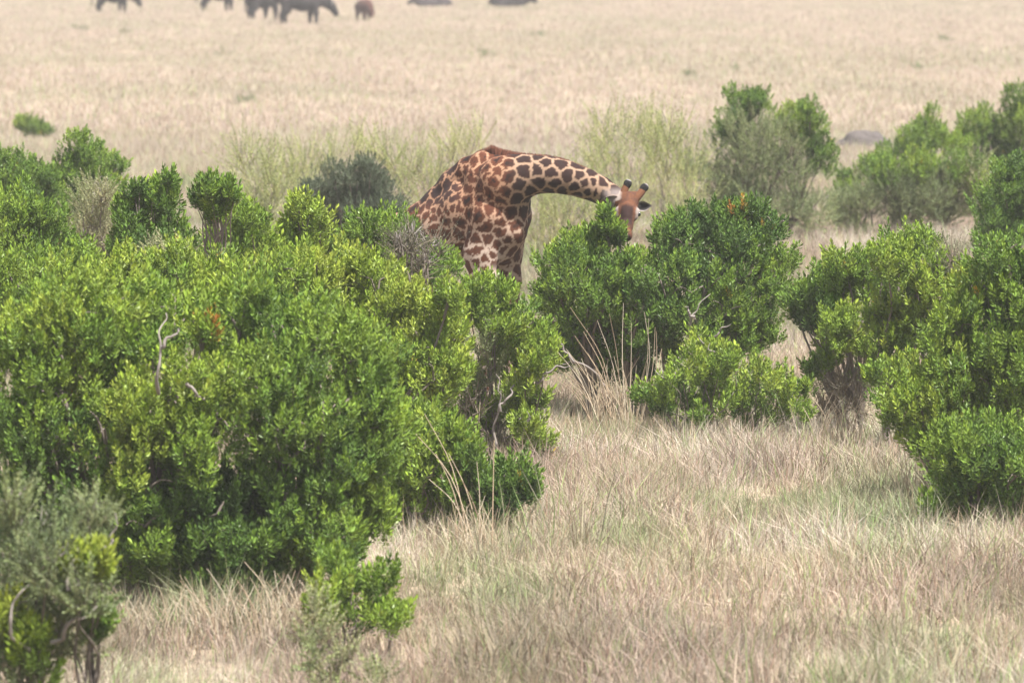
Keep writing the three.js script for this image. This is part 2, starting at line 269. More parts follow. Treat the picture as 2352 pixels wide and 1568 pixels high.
// lobes: [X, Y, R, nearer by (m), hue shift 0..1 or 'orange', species]
function shrub({ name = 'shrub', label, category = 'shrub', group, d, x, lobes, species = 'glossy', hue = 0.45, dens = 1, depth = 0.9, stems = 1, trunk = 0.035, dead = [], bare = 0 }) {
  reseed(100 + shrubNo++ * 17);
  const s = perM(d), base = onGround(x, d), g = thing(name, label, category, base, group), all = [];
  for (const [X, Y, R, near = rr(-0.25, 0.45), h = null, sp = species] of lobes) {
    const c = place(X, Y, d - near), r = R / perM(d - near); all.push({ c, r, h, sp, w: 1 });
    if (depth > 0) { const b = c.clone(); b.z -= depth * rr(0.7, 1.3); b.x += rr(-0.2, 0.2) * r; b.y -= rr(0.0, 0.25) * r; if (b.y > 0.25) all.push({ c: b, r: r * 0.92, h, sp, w: 0.55 }); }
  }
  // limbs: a few stems out of the ground, then one to each lobe
  const xl = Math.min(...all.map(l => l.c.x)), xh = Math.max(...all.map(l => l.c.x)), roots = []; for (let i = 0; i < stems; i++) roots.push(stems === 1 ? base.clone() : V(mix(base.x, mix(xl, xh, (i + 0.5) / stems), 0.55) + rr(-0.12, 0.12), 0, base.z + rr(-0.5, 0.2)));
  roots.forEach(p => p.y = hgt(p.x, p.z) - 0.05);
  const local = p => p.clone().sub(base);
  const nearest = l => roots.reduce((b, q) => Math.hypot(q.x - l.c.x, q.z - l.c.z) < Math.hypot(b.x - l.c.x, b.z - l.c.z) ? q : b, roots[0]), forks = new Map();
  for (const q of roots) {
    const mine = all.filter(l => nearest(l) === q); if (!mine.length) continue;
    const mean = mine.reduce((a, l) => a.add(l.c), V(0, 0, 0)).divideScalar(mine.length), fork = q.clone().lerp(mean, stems === 1 ? 0.8 : 0.38).add(V(rr(-0.08, 0.08), 0, rr(-0.08, 0.08)));
    forks.set(q, fork); part('trunk', limb([q, q.clone().lerp(fork, 0.5).add(V(rr(-0.05, 0.05), 0, rr(-0.05, 0.05))), fork].map(local), trunk * rr(0.9, 1.2), trunk * 0.7, 7, 8, 0.2), barkMat, g);
  }
  for (const l of all) {
    if (l.w < 1 && rnd() < 0.5) continue;
    const root = nearest(l), rt = root.clone().lerp(forks.get(root), stems === 1 ? rr(0.75, 1) : rr(0.45, 1));
    const m1 = rt.clone().lerp(l.c, 0.35).add(V(rr(-0.08, 0.08), rr(0, 0.12), rr(-0.08, 0.08))), m2 = rt.clone().lerp(l.c, 0.7).add(V(rr(-0.08, 0.08), rr(0, 0.1), rr(-0.08, 0.08)));
    m1.y = Math.max(m1.y, hgt(m1.x, m1.z) + 0.08);
    part('branch', limb([rt, m1, m2, l.c].map(local), trunk * rr(0.45, 0.7), trunk * 0.16, 6, 9, 0.25), barkMat, g);
    const nt = Math.round(l.r * 7);
    const tw = [];
    for (let i = 0; i < nt; i++) { const o = V(rr(-1, 1), rr(-0.3, 1), rr(-1, 1)).normalize().multiplyScalar(l.r * rr(0.7, 0.98)); tw.push(limb([l.c.clone().lerp(m2, rr(0, 0.5)), l.c.clone().addScaledVector(o, 0.5).add(V(rr(-0.05, 0.05), 0.04, 0)), l.c.clone().add(o)].map(local), trunk * 0.28, trunk * 0.1, 4, 4)); }
    if (tw.length) part('twigs', mergeGeometries(tw), barkMat, g, { kind: 'stuff' });
  }
  for (const path of dead) part('dead_branch', limb(new THREE.CatmullRomCurve3(path.map(([X, Y, near]) => local(place(X, Y, d - near)))).getPoints(9).map(p => p.add(V(rr(-0.025, 0.025), rr(-0.02, 0.02), rr(-0.02, 0.02)))), path.r ?? 0.015, 0.004, 6, 22, 0.4), deadMat, g);
  if (bare) { const tw = []; for (let i = 0; i < bare; i++) { const l = all[Math.floor(rnd() * all.length)], o = V(rr(-1, 1), rr(0.1, 1.4), rr(-0.6, 1)).normalize(); const a = l.c.clone().addScaledVector(o, l.r * 0.4), b = l.c.clone().addScaledVector(o, l.r * rr(1.0, 1.3)); tw.push(limb([a, a.clone().lerp(b, 0.5).add(V(rr(-0.05, 0.05), rr(-0.03, 0.05), 0)), b].map(local), 0.008, 0.003, 4, 4)); } part('bare_twigs', mergeGeometries(tw), deadMat, g, { kind: 'stuff' }); }
  // foliage
  const bins = {}; const up = V(0, 1, 0), q = new THREE.Quaternion(), q2 = new THREE.Quaternion(), m = new THREE.Matrix4();
  for (const l of all) {
    const S = SPECIES[l.sp], cr = Math.min(S.clump, l.r * 0.55), nSub = Math.max(3, Math.round(3.0 * l.w * dens * (l.r / cr) ** 2 * 0.9));
    for (let k = 0; k < nSub; k++) {
      const dir = V(rr(-1, 1), rr(-0.75, 1), rr(-1, 1)); if (dir.lengthSq() > 1 || dir.lengthSq() < 0.02) { k--; continue; } dir.normalize();
      const inside = rnd() < 0.22, rad = l.r * (inside ? rr(0.25, 0.65) : (rnd() < 0.16 ? rr(0.95, 1.1) : mix(0.68, 0.93, rnd())) * (0.72 + 0.56 * noise(dir.x * 2.2 + l.c.x * 3, dir.y * 2.2 + l.c.y * 3, dir.z * 2.2 + l.c.z)));
      const cc = l.c.clone().addScaledVector(dir, rad);
      if (cc.y < 0.12) continue;
      let hid = false; for (const o of all) if (o !== l && o.c.distanceTo(cc) < o.r * 0.5) { hid = true; break; }
      if (hid && rnd() < 0.8) continue;
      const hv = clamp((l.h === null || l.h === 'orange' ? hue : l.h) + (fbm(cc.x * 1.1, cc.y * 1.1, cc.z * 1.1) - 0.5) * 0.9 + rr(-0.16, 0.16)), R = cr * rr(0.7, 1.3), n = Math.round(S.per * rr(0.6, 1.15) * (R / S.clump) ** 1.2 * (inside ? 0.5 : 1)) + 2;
      for (let i = 0; i < n; i++) {
        const o = V(rr(-1, 1), rr(-0.8, 1), rr(-1, 1)).normalize(), p = cc.clone().addScaledVector(o, R * Math.cbrt(rr(0.15, 1)));
        if (p.y < 0.06) continue;
        const ax = o.clone().multiplyScalar(0.55).addScaledVector(dir, 0.4).add(V(rr(-0.3, 0.3), S.up, rr(-0.3, 0.3))).normalize();
        q.setFromUnitVectors(up, ax).multiply(q2.setFromAxisAngle(up, rnd() * 6.283));
        const sc = S.size * rr(0.65, 1.35); p.sub(base).addScaledVector(ax, -0.05);
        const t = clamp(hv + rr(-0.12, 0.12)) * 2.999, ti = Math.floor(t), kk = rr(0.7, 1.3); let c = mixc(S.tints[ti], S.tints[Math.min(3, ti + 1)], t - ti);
        if (l.h === 'orange' && o.y > 0.1 && rnd() < 0.35) c = [0.26, rr(0.11, 0.2), 0.02];
        else if (l.sp === 'glossy' && rnd() < 0.002) c = [0.32, 0.22, 0.02];
        m.compose(p, q, V(sc, sc * rr(0.9, 1.2), sc));
        (bins[l.sp + (i & 1)] ??= []).push([m.clone(), c.map(v => v * kk)]);
      }
    }
  }
  for (const [key, L] of Object.entries(bins)) {
    const S = SPECIES[key.slice(0, -1)], im = new THREE.InstancedMesh(S.sprigs[+key.slice(-1)], S.mat, L.length), col = new THREE.Color();
    L.forEach(([mm, c], i) => { im.setMatrixAt(i, mm); im.setColorAt(i, col.setRGB(...c)); });
    im.name = 'foliage'; im.userData.kind = 'stuff'; im.castShadow = im.receiveShadow = true; g.add(im);
  }
  return g;
}

// far to near
shrub({ label: 'tiny round green bush alone on the open plain above the left thicket', d: 232, x: 78, hue: 0.45, depth: 0.3, trunk: 0.02, dens: 0.8, lobes: [[50, 281, 13], [66, 288, 17], [84, 294, 17], [104, 296, 15], [112, 304, 9], [74, 302, 15], [95, 306, 13], [44, 290, 10]] });
shrub({ label: 'grey twiggy shrub with two bright green leafy heads above it, right of the giraffe', d: 158, x: 1730, stems: 4, species: 'fine', hue: 0.4, dens: 1.15, bare: 30,
  lobes: [[1700, 250, 42, 0, 0.5, 'glossy'], [1690, 300, 42, -0.2, 0.4, 'glossy'], [1740, 240, 30, 0, 0.45, 'glossy'], [1820, 275, 28, 0, 0.7, 'glossy'], [1845, 300, 30, -0.1, 0.4, 'glossy'], [1800, 300, 26, -0.2, 0.5, 'glossy'], [1862, 275, 34, 0, 0.45, 'glossy'], [1872, 330, 38, -0.1, 0.35, 'glossy'], [1890, 370, 32, 0, 0.3, 'glossy'], [1725, 295, 48, 0.3, 0.5], [1780, 320, 56, 0.3, 0.5], [1680, 345, 56, 0.2, 0.4], [1820, 350, 52, 0.3, 0.5], [1740, 340, 66, 0.3], [1790, 390, 72, 0.3], [1700, 400, 66, 0.2], [1750, 450, 76, 0.4], [1830, 450, 60, 0.2], [1640, 420, 50, 0, 0.55], [1670, 480, 56, 0.3], [1870, 480, 50, 0.2, 0.5], [1600, 390, 32]] });
shrub({ label: 'low grey green scrubby hedge of thin twigs below the far right bushes', d: 160, x: 2060, stems: 5, species: 'fine', hue: 0.45, dens: 1.6, bare: 30, depth: 0.5,
  lobes: [[1930, 480, 44], [1990, 470, 50], [2060, 460, 58], [2130, 450, 62], [2200, 440, 58], [2040, 400, 44, 0, 0.45, 'glossy'], [2120, 390, 46, 0, 0.5, 'glossy'], [2060, 440, 40, 0.2], [2200, 400, 48, 0, 0.4, 'glossy'], [2150, 420, 40, 0.2], [2250, 480, 42], [1960, 510, 34], [2080, 505, 40], [2160, 500, 40], [2230, 390, 44, 0, 0.8]] });
shrub({ label: 'bright green bush on the far right edge reaching highest on the plain', d: 176, x: 2290, stems: 3, hue: 0.42, lobes: [[2340, 240, 44], [2280, 280, 48], [2240, 290, 40, 0, 0.75], [2330, 320, 56], [2260, 340, 46], [2210, 330, 34], [2370, 290, 50], [2300, 390, 46]] });
shrub({ label: 'rounded green bush with yellow tips left of the far right bush', d: 170, x: 2120, stems: 3, hue: 0.55, lobes: [[2140, 300, 38, 0, 0.75], [2100, 320, 36], [2170, 340, 42], [2060, 360, 36, 0, 0.35], [2000, 390, 36, 0, 0.4], [1950, 415, 28, 0, 0.4], [2110, 370, 36], [2030, 400, 30]] });
[['tallest feathery pale yellow green shrub just right of the giraffe neck', 1440, 156, [[1400, 300, 60], [1460, 340, 70], [1420, 400, 70], [1380, 350, 50], [1470, 440, 66], [1410, 480, 56]]],
  ['feathery pale yellow green shrub touching the grey twiggy shrub', 1560, 154, [[1540, 300, 56], [1580, 360, 60], [1530, 390, 62], [1590, 450, 60], [1540, 480, 60], [1500, 330, 40]]],
  ['feathery pale shrub seen below the giraffe neck', 1300, 150, [[1250, 480, 50], [1310, 450, 56], [1290, 510, 56], [1350, 500, 48], [1260, 420, 40], [1240, 530, 40]]],
  ['wispy pale green shrub behind the shoulder of the giraffe', 990, 152, [[960, 380, 46], [1010, 400, 48], [930, 410, 40], [980, 440, 50], [1090, 330, 36], [1040, 350, 34], [890, 350, 34]]],
  ['wispy pale green shrub between the round topped sapling and the dark bush', 610, 150, [[570, 370, 50], [620, 390, 52], [590, 440, 56], [650, 430, 48], [620, 500, 56], [560, 490, 44], [660, 520, 44]]],
  ['sparse pale shrub behind the dark grey green bush', 720, 160, [[700, 380, 46], [760, 370, 44], [670, 410, 36], [820, 360, 36]]],
].forEach(([label, x, d, lobes]) => shrub({ name: 'feathery_shrub', label, group: 'feathery pale shrubs behind the giraffe', d, x, stems: 4, species: 'feathery', hue: 0.45, dens: 0.85, depth: 0.5, bare: 12, trunk: 0.018, lobes }));
shrub({ label: 'dark grey green bushy shrub left of the giraffe rump', d: 138, x: 810, stems: 3, species: 'dark', hue: 0.5, dens: 1.1, lobes: [[770, 420, 44], [800, 400, 38], [850, 390, 30], [862, 410, 30], [730, 440, 38], [820, 450, 56], [870, 460, 46], [780, 480, 56], [900, 480, 32], [700, 450, 22], [840, 510, 50], [760, 530, 50], [905, 520, 34]] });
shrub({ label: 'leafy green bush with a tall rounded top at the upper left', d: 132, x: 170, stems: 3, hue: 0.38, lobes: [[180, 350, 38], [205, 380, 42], [160, 390, 40], [240, 395, 34], [265, 385, 20], [235, 430, 40], [190, 430, 44], [150, 440, 48, 0.2, 0.2], [165, 480, 38, 0.2, 0.15]] });
shrub({ label: 'green bush at the left edge beside the tall rounded one', d: 128, x: 40, stems: 3, hue: 0.35, lobes: [[40, 400, 44], [90, 415, 40], [0, 410, 54], [70, 450, 52], [20, 460, 56], [120, 450, 34], [100, 490, 40]] });
shrub({ name: 'dry_shrub', label: 'brownish dry twiggy shrub between the left bushes and the forked sapling', d: 112, x: 230, stems: 4, species: 'fine', hue: 0.85, dens: 0.85, depth: 0.5, bare: 30, lobes: [[220, 470, 46], [260, 490, 44], [200, 520, 54], [250, 550, 50], [180, 560, 44], [290, 540, 34], [235, 440, 30]] });
shrub({ label: 'dark leaved bush on the right edge above the right thicket', d: 122, x: 2330, stems: 2, hue: 0.18, lobes: [[2310, 440, 48], [2340, 400, 36], [2290, 480, 46], [2350, 480, 60], [2270, 520, 40], [2330, 540, 52], [2260, 560, 24], [2380, 430, 60], [2400, 540, 70]] });

// mid-distance thicket
shrub({ label: 'rounded green bush behind the left thicket at the picture edge', d: 97, x: 50, stems: 3, hue: 0.5, lobes: [[40, 490, 56], [90, 510, 46], [10, 540, 64], [110, 560, 50, 0, 0.65], [60, 570, 60], [-30, 500, 60], [150, 600, 46], [30, 620, 60]] });
shrub({ name: 'sapling', label: 'forked leafy sapling with a tall right shoot behind the left thicket', category: 'sapling', d: 95, x: 350, stems: 2, hue: 0.45, depth: 0.35, dens: 0.8, trunk: 0.022, lobes: [[385, 418, 16], [370, 435, 22], [392, 446, 18], [382, 468, 24], [355, 475, 26], [310, 452, 20], [325, 470, 22], [285, 485, 22], [295, 510, 28], [330, 520, 40], [390, 530, 32], [280, 560, 40], [340, 570, 50], [410, 570, 36], [300, 610, 50]] });
shrub({ name: 'sapling', label: 'slim bare stemmed sapling with a round leafy top', category: 'sapling', d: 94, x: 476, stems: 1, hue: 0.4, depth: 0.15, trunk: 0.02, dens: 0.75, lobes: [[478, 422, 15], [495, 430, 16], [460, 440, 16], [485, 448, 20], [508, 448, 16], [528, 436, 11], [448, 462, 12], [470, 470, 20], [500, 472, 20], [524, 462, 12], [486, 495, 17], [540, 452, 7]] });
shrub({ label: 'green bush just right of the round topped sapling', d: 96.5, x: 550, stems: 3, hue: 0.45, lobes: [[540, 510, 34], [575, 520, 36], [520, 550, 44], [580, 560, 44], [545, 580, 50], [610, 590, 36], [500, 590, 40]] });
shrub({ label: 'small yellow green bush below the dark grey green one', d: 98, x: 710, stems: 2, hue: 0.62, depth: 0.4, dens: 0.85, lobes: [[680, 490, 30], [710, 495, 34], [735, 515, 34], [690, 530, 38], [660, 560, 30], [725, 560, 40], [690, 590, 40]] });
shrub({ name: 'flowering_shrub', label: 'small pale leaved plant poking over the left thicket below the saplings', d: 90, x: 380, stems: 2, species: 'fine', hue: 0.85, depth: 0, dens: 0.5, lobes: [[340, 570, 16], [370, 585, 22], [400, 590, 22], [355, 600, 20], [430, 580, 16], [385, 610, 24]] });
shrub({ label: 'green bush in front of the giraffe flank', d: 98.5, x: 860, stems: 3, hue: 0.5, lobes: [[830, 520, 36], [870, 520, 42], [800, 560, 44], [850, 570, 52], [910, 570, 44], [960, 610, 40], [900, 620, 50], [1010, 620, 34, 0.1], [830, 620, 50], [1030, 600, 22], [905, 540, 28, 0, 0.5], [930, 528, 20, 0.1, 0.5], [985, 590, 28, 0.1, 0.45]] });
shrub({ name: 'dry_shrub', label: 'grey half dead twiggy bush against the giraffe belly', d: 97, x: 960, stems: 2, species: 'twiggy', hue: 0.15, dens: 0.7, depth: 0.3, bare: 50, lobes: [[945, 545, 34], [985, 570, 34], [930, 580, 36], [970, 610, 40], [915, 555, 20]] });
// bush the giraffe browses
shrub({ label: 'large rounded glossy bush the giraffe is browsing', d: 103, x: 1500, stems: 5, hue: 0.36, trunk: 0.045, depth: 1.0,
  dead: [[[1590, 810, 1.0], [1583, 770, 1.05], [1590, 730, 1.1], [1606, 700, 1.1], [1630, 675, 1.0]], [[1592, 730, 1.1], [1580, 712, 1.15], [1576, 705, 1.15]], [[1625, 790, 0.9], [1650, 760, 1.0], [1675, 745, 1.0]], [[1395, 890, 0.9], [1360, 850, 1.0], [1310, 830, 1.0], [1270, 845, 0.9]], [[1320, 830, 1.0], [1290, 790, 1.0], [1260, 760, 0.9]]],
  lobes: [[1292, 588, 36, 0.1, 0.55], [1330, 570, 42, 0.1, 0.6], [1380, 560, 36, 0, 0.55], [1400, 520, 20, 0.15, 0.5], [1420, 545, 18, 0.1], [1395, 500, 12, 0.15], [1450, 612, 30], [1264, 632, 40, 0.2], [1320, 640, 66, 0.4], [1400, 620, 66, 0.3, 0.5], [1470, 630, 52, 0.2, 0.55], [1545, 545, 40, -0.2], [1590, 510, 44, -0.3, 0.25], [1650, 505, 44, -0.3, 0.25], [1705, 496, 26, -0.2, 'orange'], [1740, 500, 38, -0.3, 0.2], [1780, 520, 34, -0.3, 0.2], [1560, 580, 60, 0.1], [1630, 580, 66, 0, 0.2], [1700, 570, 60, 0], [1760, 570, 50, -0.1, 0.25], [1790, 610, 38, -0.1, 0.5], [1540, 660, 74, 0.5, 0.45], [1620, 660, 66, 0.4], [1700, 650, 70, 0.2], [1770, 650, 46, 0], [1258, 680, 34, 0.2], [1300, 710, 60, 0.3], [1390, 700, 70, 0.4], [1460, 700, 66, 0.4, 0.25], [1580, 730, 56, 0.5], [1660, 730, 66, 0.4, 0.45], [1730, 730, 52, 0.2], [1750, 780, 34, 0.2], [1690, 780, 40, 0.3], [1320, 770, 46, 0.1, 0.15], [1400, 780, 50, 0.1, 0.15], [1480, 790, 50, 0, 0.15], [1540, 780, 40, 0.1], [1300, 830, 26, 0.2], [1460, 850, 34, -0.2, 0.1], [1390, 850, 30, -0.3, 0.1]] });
shrub({ label: 'low spreading green bush in front of the browsed bush', d: 99, x: 1650, stems: 5, hue: 0.45, trunk: 0.016, dens: 0.5, bare: 40, dead: [[[1640, 990, 0.2], [1660, 940, 0.4], [1690, 900, 0.5]]],
  lobes: [[1620, 800, 30, -0.2], [1650, 820, 36], [1590, 850, 40], [1540, 880, 42], [1500, 900, 30], [1560, 930, 44], [1620, 890, 46], [1660, 880, 44], [1640, 940, 40], [1710, 890, 44], [1760, 880, 36], [1790, 890, 38], [1740, 930, 40], [1690, 940, 40], [1830, 910, 26, 0, 0.3], [1690, 845, 30], [1735, 855, 26], [1590, 955, 36], [1700, 965, 30, 0, 0.3], [1775, 935, 36], [1835, 935, 24], [1520, 940, 30, 0, 0.35], [1480, 912, 18], [1850, 900, 14], [1620, 840, 30, 0, 0.4]] });
// right thicket
shrub({ label: 'arching green bush with visible stems at the right of the clearing', d: 101, x: 1970, stems: 4, hue: 0.42, trunk: 0.04, lobes: [[1850, 680, 40], [1890, 640, 44], [1940, 610, 40], [1880, 700, 46, 0.2, 0.25], [1940, 660, 54], [1990, 620, 40], [2000, 670, 46], [1830, 710, 28], [1860, 740, 28, 0.1, 0.15], [1930, 730, 46, 0.5, 0.6], [1910, 780, 44, 0.6, 0.6], [1960, 770, 46, 0.6, 0.6], [1990, 810, 34, 0.5], [1900, 830, 26, 0.4], [1870, 860, 18, 0.4], [1925, 880, 36, 0.3, 0.4, 'twiggy'], [1965, 910, 40, 0.3, 0.5, 'twiggy'], [1895, 930, 30, 0.3, 0.7, 'twiggy'], [2000, 870, 32, 0.2, 0.4, 'fine']] });
shrub({ label: 'yellow green upright bush at the middle of the right thicket', d: 97, x: 2110, stems: 4, hue: 0.6, trunk: 0.04, lobes: [[2060, 570, 40, -0.5, 0.45], [2130, 565, 32, -0.5, 0.45], [2040, 620, 46], [2100, 630, 52], [2070, 690, 56], [2130, 700, 60], [2180, 650, 46], [2030, 740, 40], [2110, 760, 56], [2060, 790, 34, 0, 0.4], [2170, 760, 56], [2190, 590, 36, 0, 0.7, 'twiggy'], [2215, 620, 38, 0, 0.5, 'twiggy'], [2160, 600, 30, 0, 0.5, 'fine'], [2020, 860, 26], [2070, 860, 30]] });
shrub({ label: 'big leafy bush filling the right edge of the picture', d: 88, x: 2290, stems: 5, hue: 0.5, trunk: 0.045, lobes: [[2320, 600, 56], [2270, 640, 52], [2350, 660, 70], [2230, 690, 56, 0, 0.65], [2300, 720, 76], [2200, 760, 64], [2270, 800, 76, 0.2], [2350, 780, 80], [2150, 840, 60], [2220, 860, 76, 0.3, 0.55], [2310, 880, 84, 0.3], [2100, 900, 56], [2160, 930, 66, 0.3], [2060, 950, 44], [2240, 960, 80, 0.3, 0.4], [2330, 980, 84, 0.3], [2110, 990, 44, 0.2], [2190, 1010, 50, 0.2, 0.55], [2400, 850, 100], [2400, 700, 80]] });
shrub({ label: 'dense low bush at the right edge nearest the bare clearing', d: 83.5, x: 2270, stems: 4, hue: 0.42, trunk: 0.04, lobes: [[2180, 1030, 44, 0.2, 0.6], [2240, 1030, 60], [2310, 1040, 66], [2190, 1090, 50, 0.2, 0.6], [2260, 1100, 66, 0.3, 0.3], [2340, 1090, 60], [2220, 1150, 46, 0.2], [2150, 1170, 28], [2300, 1160, 56], [2370, 1150, 60], [2400, 1050, 70]] });
// left thicket
shrub({ label: 'thin leafy bush with dead grey twigs at the right end of the left thicket', d: 94, x: 1150, stems: 4, hue: 0.55, trunk: 0.022, dens: 0.85, bare: 50, depth: 0.5, dead: [[[1140, 1060, 0.3], [1135, 980, 0.3], [1145, 910, 0.4], [1140, 860, 0.4]], [[1145, 940, 0.4], [1175, 900, 0.4], [1190, 860, 0.3]], [[1230, 880, 0.3], [1280, 840, 0.3], [1310, 845, 0.3]]],
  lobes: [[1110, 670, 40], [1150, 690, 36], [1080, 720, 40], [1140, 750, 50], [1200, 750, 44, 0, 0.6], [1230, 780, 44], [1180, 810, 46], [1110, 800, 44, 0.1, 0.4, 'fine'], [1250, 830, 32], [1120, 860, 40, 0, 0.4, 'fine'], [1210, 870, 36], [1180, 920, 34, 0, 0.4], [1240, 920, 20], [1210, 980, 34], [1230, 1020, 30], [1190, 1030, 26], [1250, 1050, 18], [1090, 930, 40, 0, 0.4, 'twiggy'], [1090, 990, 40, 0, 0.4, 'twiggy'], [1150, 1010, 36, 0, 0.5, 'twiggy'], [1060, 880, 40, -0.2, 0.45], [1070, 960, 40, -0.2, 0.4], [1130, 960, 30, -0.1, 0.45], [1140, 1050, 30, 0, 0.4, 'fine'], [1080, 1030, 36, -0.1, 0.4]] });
shrub({ label: 'broad bright yellow green bush along the top of the left thicket', d: 86, x: 800, stems: 6, hue: 0.76, trunk: 0.045, depth: 1.1, lobes: [[560, 640, 60], [640, 640, 64], [720, 640, 64, 0, 0.8], [790, 650, 64], [860, 670, 60, 0, 0.8], [930, 690, 58], [980, 730, 60], [1020, 790, 54], [700, 710, 74], [790, 730, 76], [880, 760, 76], [960, 810, 70], [1000, 870, 56], [600, 700, 70], [930, 880, 70, 0, 0.5], [860, 840, 76, 0.2], [1030, 700, 40], [960, 940, 60, 0, 0.4], [900, 960, 66, 0.1, 0.4], [1050, 860, 30]] });
shrub({ label: 'broad green bush along the upper left edge of the thicket', d: 88, x: 250, stems: 6, hue: 0.66, trunk: 0.045, depth: 1.1, lobes: [[40, 650, 64], [110, 640, 60], [190, 640, 60], [270, 630, 56], [340, 630, 54], [410, 630, 54], [480, 630, 54], [80, 700, 70], [180, 700, 70], [290, 690, 70], [400, 690, 70], [500, 690, 66], [-20, 690, 70], [340, 740, 70], [450, 740, 60]] });
shrub({ label: 'huge dark trunked bush filling the left foreground', d: 75.5, x: 480, stems: 9, hue: 0.45, trunk: 0.05, depth: 1.3, dead: [[[370, 900, 1.2], [362, 850, 1.3], [362, 800, 1.3], [372, 750, 1.2], [385, 715, 1.1]], [[364, 800, 1.3], [395, 770, 1.3], [415, 755, 1.2]], [[430, 880, 1.2], [450, 905, 1.2], [470, 920, 1.0]]],
  lobes: [[80, 740, 84, 0.2, 0.6], [170, 740, 84, 0.3, 0.6], [270, 740, 80, 0.2, 0.5], [30, 820, 90, 0.3], [130, 830, 90, 0.5], [220, 820, 90, 0.4], [310, 790, 70, 0.3, 0.35], [400, 720, 70, 0, 0.35], [470, 745, 36, 0.6, 'orange'], [480, 800, 64, 0.5, 0.5], [550, 730, 80, 0.1, 0.4], [640, 760, 84, 0.2, 0.35], [730, 780, 84, 0.3, 0.55], [800, 830, 84, 0.3, 0.65], [580, 830, 66, 0.1, 0.2], [600, 900, 90, 0.7, 0.5], [690, 880, 90, 0.7, 0.5], [790, 920, 90, 0.6, 0.5], [860, 900, 66, 0.3, 0.6], [50, 920, 90, 0.5, 0.4], [150, 930, 90, 0.6, 0.4], [260, 900, 76, 0.4, 0.3], [350, 950, 84, 0.8, 0.5], [430, 930, 84, 0.9, 0.65], [500, 960, 70, 0.8, 0.5], [240, 1000, 90, 0.9, 0.6], [330, 1030, 90, 1.0, 0.65], [430, 1030, 80, 1.0, 0.5], [120, 1040, 90, 0.6, 0.3], [30, 1020, 90, 0.4, 0.2], [640, 980, 90, 0.8, 0.4], [740, 1000, 90, 0.8, 0.45], [830, 1010, 76, 0.5, 0.5], [880, 970, 56, 0.3], [660, 1070, 90, 0.7, 0.35], [760, 1090, 84, 0.7, 0.35], [850, 1090, 64, 0.4, 0.4], [220, 1100, 84, 0.8, 0.4], [330, 1120, 80, 0.9, 0.35], [430, 1110, 70, 0.8, 0.3], [100, 1130, 80, 0.4, 0.25], [650, 1160, 80, 0.7, 0.35], [740, 1180, 80, 0.8, 0.4], [820, 1170, 60, 0.5, 0.4], [690, 1240, 66, 0.8, 0.4], [770, 1260, 56, 0.6, 0.35], [330, 1210, 70, 1.0, 0.45], [380, 1250, 46, 0.9, 0.4], [300, 1270, 60, 0.8, 0.35], [340, 1300, 40, 0.8, 0.4], [230, 1200, 70, 0.5, 0.3], [150, 1220, 80, 0.2, 0.25], [40, 1200, 90, 0, 0.2], [860, 1200, 40, 0.3], [600, 1220, 60, 0.4, 0.2], [560, 1130, 60, 0.3, 0.15], [480, 1170, 56, 0.2, 0.1], [520, 1230, 46, -0.4, 0.1], [440, 1230, 46, -0.3, 0.1], [250, 1310, 46, 0.3, 0.3], [180, 1300, 56, 0, 0.2], [610, 1290, 40, 0.3, 0.2], [420, 1300, 46, 0.1, 0.15], [480, 1310, 44, -0.2, 0.1], [540, 1300, 44, -0.1, 0.15], [560, 1350, 30, 0, 0.2], [240, 1360, 36, 0.2, 0.25], [310, 1350, 40, 0.2, 0.3], [390, 1360, 34, -0.2, 0.15], [480, 1370, 30, -0.3, 0.15], [640, 1340, 34, 0.2, 0.3], [180, 1380, 40, 0.1, 0.2], [700, 1310, 40, 0.4, 0.35], [470, 1250, 56, 0.9, 0.25], [540, 1240, 60, 1.0, 0.3], [440, 1315, 44, 0.9, 0.25], [520, 1315, 46, 0.9, 0.25], [590, 1325, 42, 0.8, 0.3], [480, 1350, 32, 0.9, 0.3], [550, 1355, 32, 0.9, 0.3], [500, 1180, 60, 0.9, 0.3]] });  // low inner lobes get dark leaf tints standing in for the shaded interior
shrub({ label: 'low green bush spilling right from the left thicket into the clearing', d: 83, x: 1030, stems: 5, hue: 0.42, trunk: 0.03, depth: 0.7, lobes: [[960, 1000, 56, 0.1, 0.55], [1010, 1020, 56, 0.2, 0.55], [1050, 1060, 50, 0.2, 0.55], [930, 1070, 64], [1000, 1090, 64, 0.3], [1080, 1100, 50, 0.3], [1120, 1110, 44, 0.2, 0.35], [1180, 1100, 40, 0.2, 0.4], [1210, 1125, 28, 0.2, 0.4], [1150, 1150, 44, 0.2, 0.3], [950, 1150, 60], [1040, 1150, 60, 0.2, 0.35], [1100, 1175, 40, 0.2], [1160, 1180, 30], [890, 1160, 50], [980, 1040, 40]] });
shrub({ label: 'small bright bush at the lower middle, right of the big trunks', d: 70.8, x: 830, stems: 4, hue: 0.45, trunk: 0.015, depth: 0.4, dens: 0.5, lobes: [[760, 1315, 50], [810, 1330, 60], [860, 1350, 60], [810, 1400, 70], [880, 1400, 56], [885, 1450, 50], [820, 1450, 44, 0.1, 0.4], [760, 1380, 50, 0.2, 0.65], [740, 1430, 36, 0.2, 0.7], [895, 1460, 24]] });
